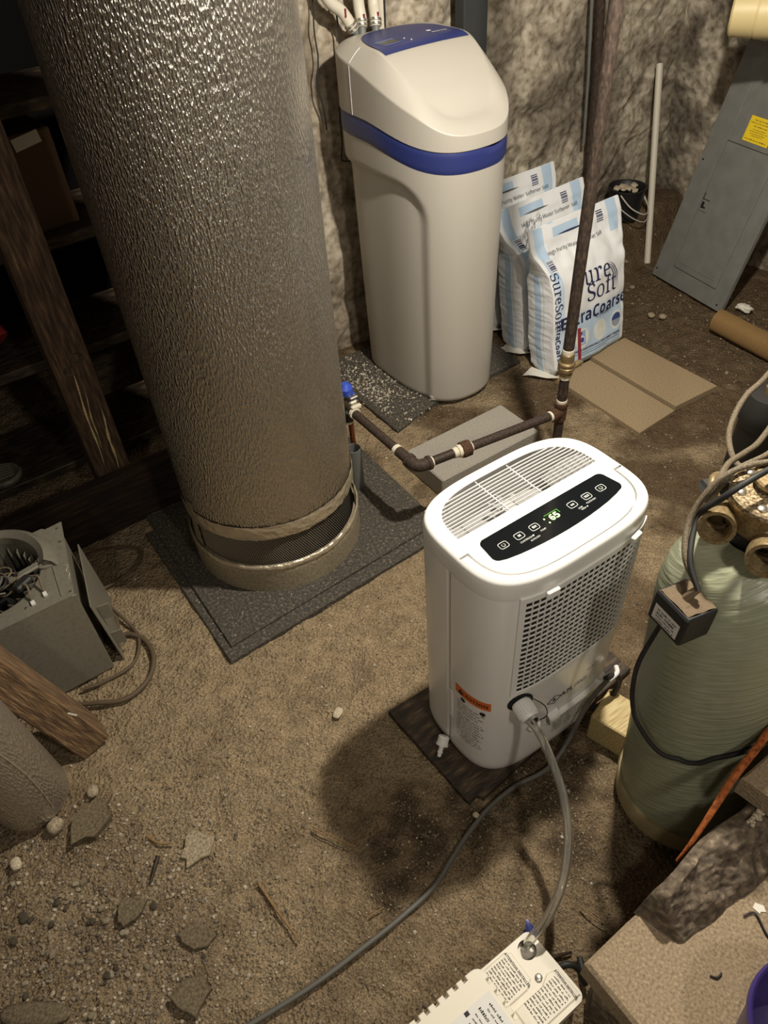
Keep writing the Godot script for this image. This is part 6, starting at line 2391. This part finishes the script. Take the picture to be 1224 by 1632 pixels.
	for i in 30:
		var a := 1.12 - 0.10 * sin(i * 0.23)
		seam.append(Vector3(cos(a) * 0.0792, 0.045 + i * 0.02, sin(a) * 0.0792))
	tube(g, seam, 0.0014, 6)
	obj("seam", g, mt.tape, d)


# ------------------------------------------------------------------ loose stones, splinters and gravel
func loose_stones() -> void:
	var own := [
		[Vector3(-0.167, 0.010, -1.042), Vector3(0.034, 0.022, 0.028), "smooth round tan pebble on the dirt right of the foil duct's lower end", "stone_tan"],
		[Vector3(-0.259, 0.014, -1.012), Vector3(0.042, 0.034, 0.036), "rounded tan stone in the dirt just below the foil duct", "stone_tan"],
		[Vector3(-0.196, 0.008, -0.980), Vector3(0.115, 0.030, 0.085), "broad flat grey-brown rock half sunk below the round pebble near the foil duct", "stone_dark"],
		[Vector3(-0.352, 0.010, -0.985), Vector3(0.034, 0.018, 0.026), "pale angular stone chip at the left edge under the foil duct", "mortar"],
		[Vector3(0.477, 0.010, -0.505), Vector3(0.016, 0.012, 0.014), "white pebble on the dark wet dirt below the wooden board's broken corner", "mortar"],
		[Vector3(-0.395, 0.012, -0.690), Vector3(0.045, 0.022, 0.150), "long dark slate-like stone standing out of the dirt at the bottom left corner", "stone_dark"],
		[Vector3(-0.190, 0.006, -0.760), Vector3(0.055, 0.012, 0.070), "oval flat dark stone in the rubble right of the pale chips", "stone_dark"],
		[Vector3(-0.10, 0.004, -0.640), Vector3(0.050, 0.010, 0.085), "flat pointed dark flake in the dirt left of the long splinter", "stone_dark"],
		[Vector3(-0.150, 0.005, -0.555), Vector3(0.075, 0.012, 0.080), "dark broken flake with a long crack beside it at the bottom edge", "stone_dark"],
		[Vector3(-0.030, 0.003, -0.795), Vector3(0.075, 0.008, 0.085), "thin tan flake of dried mud lying flat above the long splinter", "stone_tan"],
		[Vector3(0.374, 0.006, -0.885), Vector3(0.035, 0.010, 0.024), "small pale stone on the bright dirt left of the dehumidifier", "mortar"],
		[Vector3(2.30, 0.010, -1.63), Vector3(0.036, 0.02, 0.03), "pale stone chip in front of the grey panel, left of its twin", "stone_tan"],
		[Vector3(2.325, 0.010, -1.595), Vector3(0.034, 0.02, 0.03), "pale stone chip in front of the grey panel, right of its twin", "stone_tan"],
		[Vector3(2.545, 0.020, -2.00), Vector3(0.06, 0.045, 0.05), "tan stone at the foot of the slim white pole", "stone_tan"],
	]
	var g := mb()
	for i in own.size():
		g = mb()
		var s = own[i]
		if s[1].y < 0.035 and s[1].x > 0.049:
			# thin slab of irregular outline, half sunk in the dirt
			var poly := PackedVector2Array()
			var cn := rng.randi_range(12, 17)
			for k in cn:
				var a := TAU * (k + rng.randf_range(-0.3, 0.3)) / cn
				var rr := rng.randf_range(0.38, 0.56) * (1.0 - 0.16 * absf(sin(a * 1.5 + i)))
				poly.append(Vector2(cos(a) * s[1].x * rr, sin(a) * s[1].z * rr))
			plate(g, poly, s[1].y * 0.4, s[1].y, minf(0.002, s[1].y * 0.2), Transform3D(Basis(Vector3(1, 0, 0.4).normalized(), 0.07), Vector3.ZERO))
		else:
			rock(g, Vector3.ZERO, s[1], 400 + i, 0.28, 9)
		var o := obj("stone", g, mt[s[3]])
		o.position = s[0]
		o.rotation.y = rng.randf() * 2.0
		tag(o, s[2], "stone")
	# rubble of the near left corner: alike, so they share a label
	var protos: Array = []
	for k in 6:
		g = mb()
		rock(g, Vector3.ZERO, Vector3(1.0, 0.55, 0.75), 500 + k, 0.75, 4, true, true)
		g.generate_normals()
		g.index()
		protos.append(g.commit())
	var ms := [mt.stone_tan, mt.stone_grey, mt.stone_dark, mt.stone_tan, mt.mortar]
	for i in 110:
		var x := -0.27 + rng.randfn() * 0.085
		var z := -0.74 + rng.randfn() * 0.14
		if x > -0.02 or z < -0.99 or z > -0.40:
			continue
		var o := MeshInstance3D.new()
		o.mesh = protos[i % 6]
		o.material_override = ms[rng.randi() % 5]
		o.name = numbered("rubble_stone")
		add_child(o)
		var s := 0.011 + 0.022 * pow(rng.randf(), 2.2)
		o.scale = Vector3.ONE * s
		o.rotation = Vector3(rng.randf_range(-0.4, 0.4), rng.randf() * TAU, rng.randf_range(-0.4, 0.4))
		o.position = Vector3(x, ground_height(x, z) - 0.006 + s * 0.16, z)
		tag(o, "small angular rubble stone scattered over the dirt in the near left corner", "stone", "rubble stones in the near left corner")
	for i in 70:
		var x := rng.randf_range(1.7, 2.75)
		var z := rng.randf_range(-2.15, -1.15)
		if (x < 2.13 and z < -1.12) or x > 2.6:
			continue
		var o := MeshInstance3D.new()
		o.mesh = protos[i % 6]
		o.material_override = ms[rng.randi() % 5]
		o.name = numbered("rubble_stone")
		add_child(o)
		var s := 0.012 + 0.030 * pow(rng.randf(), 2.0)
		o.scale = Vector3.ONE * s
		o.rotation = Vector3(rng.randf_range(-0.4, 0.4), rng.randf() * TAU, rng.randf_range(-0.4, 0.4))
		o.position = Vector3(x, ground_height(x, z) - 0.006 + s * 0.16, z)
		tag(o, "small angular stone on the brown soil between the salt bags and the grey panel", "stone", "rubble stones by the grey panel")
	# splinters and straws
	var sp := [
		[[Vector3(0.041, 0.006, -0.656), Vector3(0.046, 0.007, -0.592), Vector3(0.055, 0.006, -0.518)], 0.0042, "long pale wood splinter lying on the dirt above the grey mains cord", "splinter"],
		[[Vector3(0.187, 0.007, -0.689), Vector3(0.211, 0.006, -0.647), Vector3(0.243, 0.006, -0.590)], 0.0018, "split straw on the dirt at the edge of the dehumidifier's shadow, upper strand", "splinter"],
		[[Vector3(0.185, 0.006, -0.684), Vector3(0.209, 0.005, -0.640), Vector3(0.238, 0.005, -0.598)], 0.0015, "split straw on the dirt at the edge of the dehumidifier's shadow, lower strand", "splinter"],
		[[Vector3(-0.104, 0.005, -0.826), Vector3(-0.137, 0.006, -0.785)], 0.0055, "short dark stick in the dirt right of the flat rock", "wet_wood"],
		[[Vector3(-0.107, 0.005, -0.880), Vector3(-0.092, 0.006, -0.850), Vector3(-0.068, 0.005, -0.832)], 0.0040, "short curved twig in the dirt above the dark stick", "splinter"],
		[[Vector3(0.189, 0.005, -0.475), Vector3(0.219, 0.005, -0.472)], 0.0022, "tiny twig on the dirt just above the grey mains cord", "splinter"],
		[[Vector3(0.525, 0.006, -0.252), Vector3(0.530, 0.012, -0.225), Vector3(0.540, 0.008, -0.196)], 0.0018, "thin pale straw in the shadow of the green tank", "splinter"],
		[[Vector3(0.415, 0.006, -0.222), Vector3(0.455, 0.010, -0.205)], 0.0050, "short grey stick on the dirt between the pump and the slab", "grey_wood"],
	]
	for s in sp:
		g = mb()
		tube(g, smooth_path(s[0], 6), s[1], 6, s[1] * 0.4)
		tag(obj("splinter", g, mt[s[3]]), s[2], "splinter")


func gravel() -> void:
	var pm: Array = []
	for k in 3:
		var g := mb()
		rock(g, Vector3.ZERO, Vector3(1.0, 0.6, 0.8), 600 + k, 0.7, 3, true, true)
		g.generate_normals()
		g.index()
		var me := g.commit()
		me.surface_set_material(0, mt.pebble)
		pm.append(me)
	var cols := [Color(0.30, 0.235, 0.155), Color(0.22, 0.175, 0.12), Color(0.13, 0.105, 0.075), Color(0.42, 0.36, 0.27), Color(0.55, 0.50, 0.42)]
	var at: Array = [[], [], []]
	var put := func(x: float, z: float, s: float, c: Color, lift := 0.0) -> void:
		var b := Basis.from_euler(Vector3(rng.randf_range(-0.5, 0.5), rng.randf() * TAU, rng.randf_range(-0.5, 0.5))).scaled(Vector3.ONE * s)
		at[rng.randi() % 3].append([Transform3D(b, Vector3(x, ground_height(x, z) - 0.006 + s * 0.12 + lift, z)), c])
	# fine grit everywhere in view
	for i in 60000:
		var x := rng.randf_range(-0.55, 2.8)
		var z := rng.randf_range(-2.15, 0.0)
		var n := _g4.get_noise_2d(x * 2.0 + 7.0, z * 2.0)
		var dense := 0.30 + 0.9 * n
		if x < 0.05 and z > -1.0:
			dense += 0.5
		if x > 1.3:
			dense += 0.15
		if x > 0.2 and x < 0.95 and z < -1.18:
			continue
		if rng.randf() > dense:
			continue
		var k := rng.randf()
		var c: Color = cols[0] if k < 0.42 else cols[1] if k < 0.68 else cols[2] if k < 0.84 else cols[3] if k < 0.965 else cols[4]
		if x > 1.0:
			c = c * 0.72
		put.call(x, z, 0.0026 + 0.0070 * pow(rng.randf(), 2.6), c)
	# coarser scatter
	for i in 4500:
		var x := rng.randf_range(-0.45, 2.7)
		var z := rng.randf_range(-2.1, -0.1)
		if (x > 0.2 and x < 0.95 and z < -1.18) or (x > 1.68 and x < 2.1 and z < -1.15):
			continue
		var keep := 0.25
		if x < 0.0 and z > -1.0:
			keep = 1.0
		if x > 2.1:
			keep = 0.7
		if rng.randf() > keep:
			continue
		var c: Color = cols[rng.randi() % 4]
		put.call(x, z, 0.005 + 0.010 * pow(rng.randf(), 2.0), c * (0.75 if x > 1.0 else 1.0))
	# grit trodden onto the mats
	for i in 900:
		var x := rng.randf_range(0.24, 0.94)
		var z := rng.randf_range(-1.75, -1.21)
		if Vector2(x - 0.558, z + 1.5).length() < 0.25:
			continue
		var sz := 0.0018 + 0.0050 * pow(rng.randf(), 3.0)
		var bb := Basis.from_euler(Vector3(rng.randf(), rng.randf() * TAU, rng.randf())).scaled(Vector3.ONE * sz)
		at[rng.randi() % 3].append([Transform3D(bb, Vector3(x, 0.0165, z)), cols[[0, 3, 4][rng.randi() % 3]]])
	# crumbs of loose earth across the near part of the floor
	for i in 26000:
		var x := rng.randf_range(-0.5, 0.75)
		var z := -0.20 - 1.0 * pow(rng.randf(), 1.2)
		if z < -1.15 or _g4.get_noise_2d(x * 2.6, z * 2.6) < rng.randf_range(-0.5, 0.45) - (z + 0.7) * 0.35:
			continue
		put.call(x, z, 0.0024 + 0.0055 * pow(rng.randf(), 2.4), cols[[0, 0, 1, 1, 1, 2][rng.randi() % 6]] * rng.randf_range(0.7, 1.15))
	# broken earth of the near left corner
	for i in 5200:
		var x := -0.22 + rng.randfn() * 0.15
		var z := -0.72 + rng.randfn() * 0.17
		if z < -1.05 or x < -0.6:
			continue
		put.call(x, z, 0.003 + 0.012 * pow(rng.randf(), 2.6), cols[[0, 0, 1, 1, 2, 3][rng.randi() % 6]] * rng.randf_range(0.75, 1.1))
	_gravel_node("gravel", at, pm, "loose grit and small gravel strewn over the dirt floor", "gravel")
	at = [[], [], []]
	# white crumbs by the softener
	for i in 1100:
		var x := 1.12 + absf(rng.randfn()) * 0.10
		var z := -1.93 + rng.randfn() * 0.12
		if x > 1.30 or z < -2.16 or z > -1.66:
			continue
		var b := Basis.from_euler(Vector3(rng.randf(), rng.randf() * TAU, rng.randf())).scaled(Vector3.ONE * (0.004 + 0.012 * pow(rng.randf(), 2.5)))
		at[rng.randi() % 3].append([Transform3D(b, Vector3(x, 0.0145, z)), cols[3 + rng.randi() % 2] * rng.randf_range(0.7, 1.15)])
	for i in 500:
		var x := rng.randf_range(0.86, 1.10)
		var z := rng.randf_range(-2.16, -1.85)
		var b := Basis.from_euler(Vector3(rng.randf(), rng.randf() * TAU, rng.randf())).scaled(Vector3.ONE * (0.005 + 0.016 * pow(rng.randf(), 2.0)))
		at[rng.randi() % 3].append([Transform3D(b, Vector3(x, 0.004 + 0.02 * rng.randf(), z)), cols[3] * rng.randf_range(0.6, 1.1)])
	_gravel_node("plaster_crumbs", at, pm, "pale crumbs of plaster and salt on the mat left of the softener", "crumbs")


func _gravel_node(called: String, at: Array, pm: Array, label: String, category: String) -> void:
	var root := thing(called, label, category)
	root.set_meta("kind", "stuff")
	for k in 3:
		var mm := MultiMesh.new()
		mm.transform_format = MultiMesh.TRANSFORM_3D
		mm.use_colors = true
		mm.mesh = pm[k]
		mm.instance_count = at[k].size()
		for i in at[k].size():
			mm.set_instance_transform(i, at[k][i][0])
			var c: Color = at[k][i][1]
			mm.set_instance_color(i, Color(c.r, c.g, c.b))
		var mi := MultiMeshInstance3D.new()
		mi.multimesh = mm
		mi.name = "grains"
		mi.set_meta("kind", "stuff")
		root.add_child(mi, true)
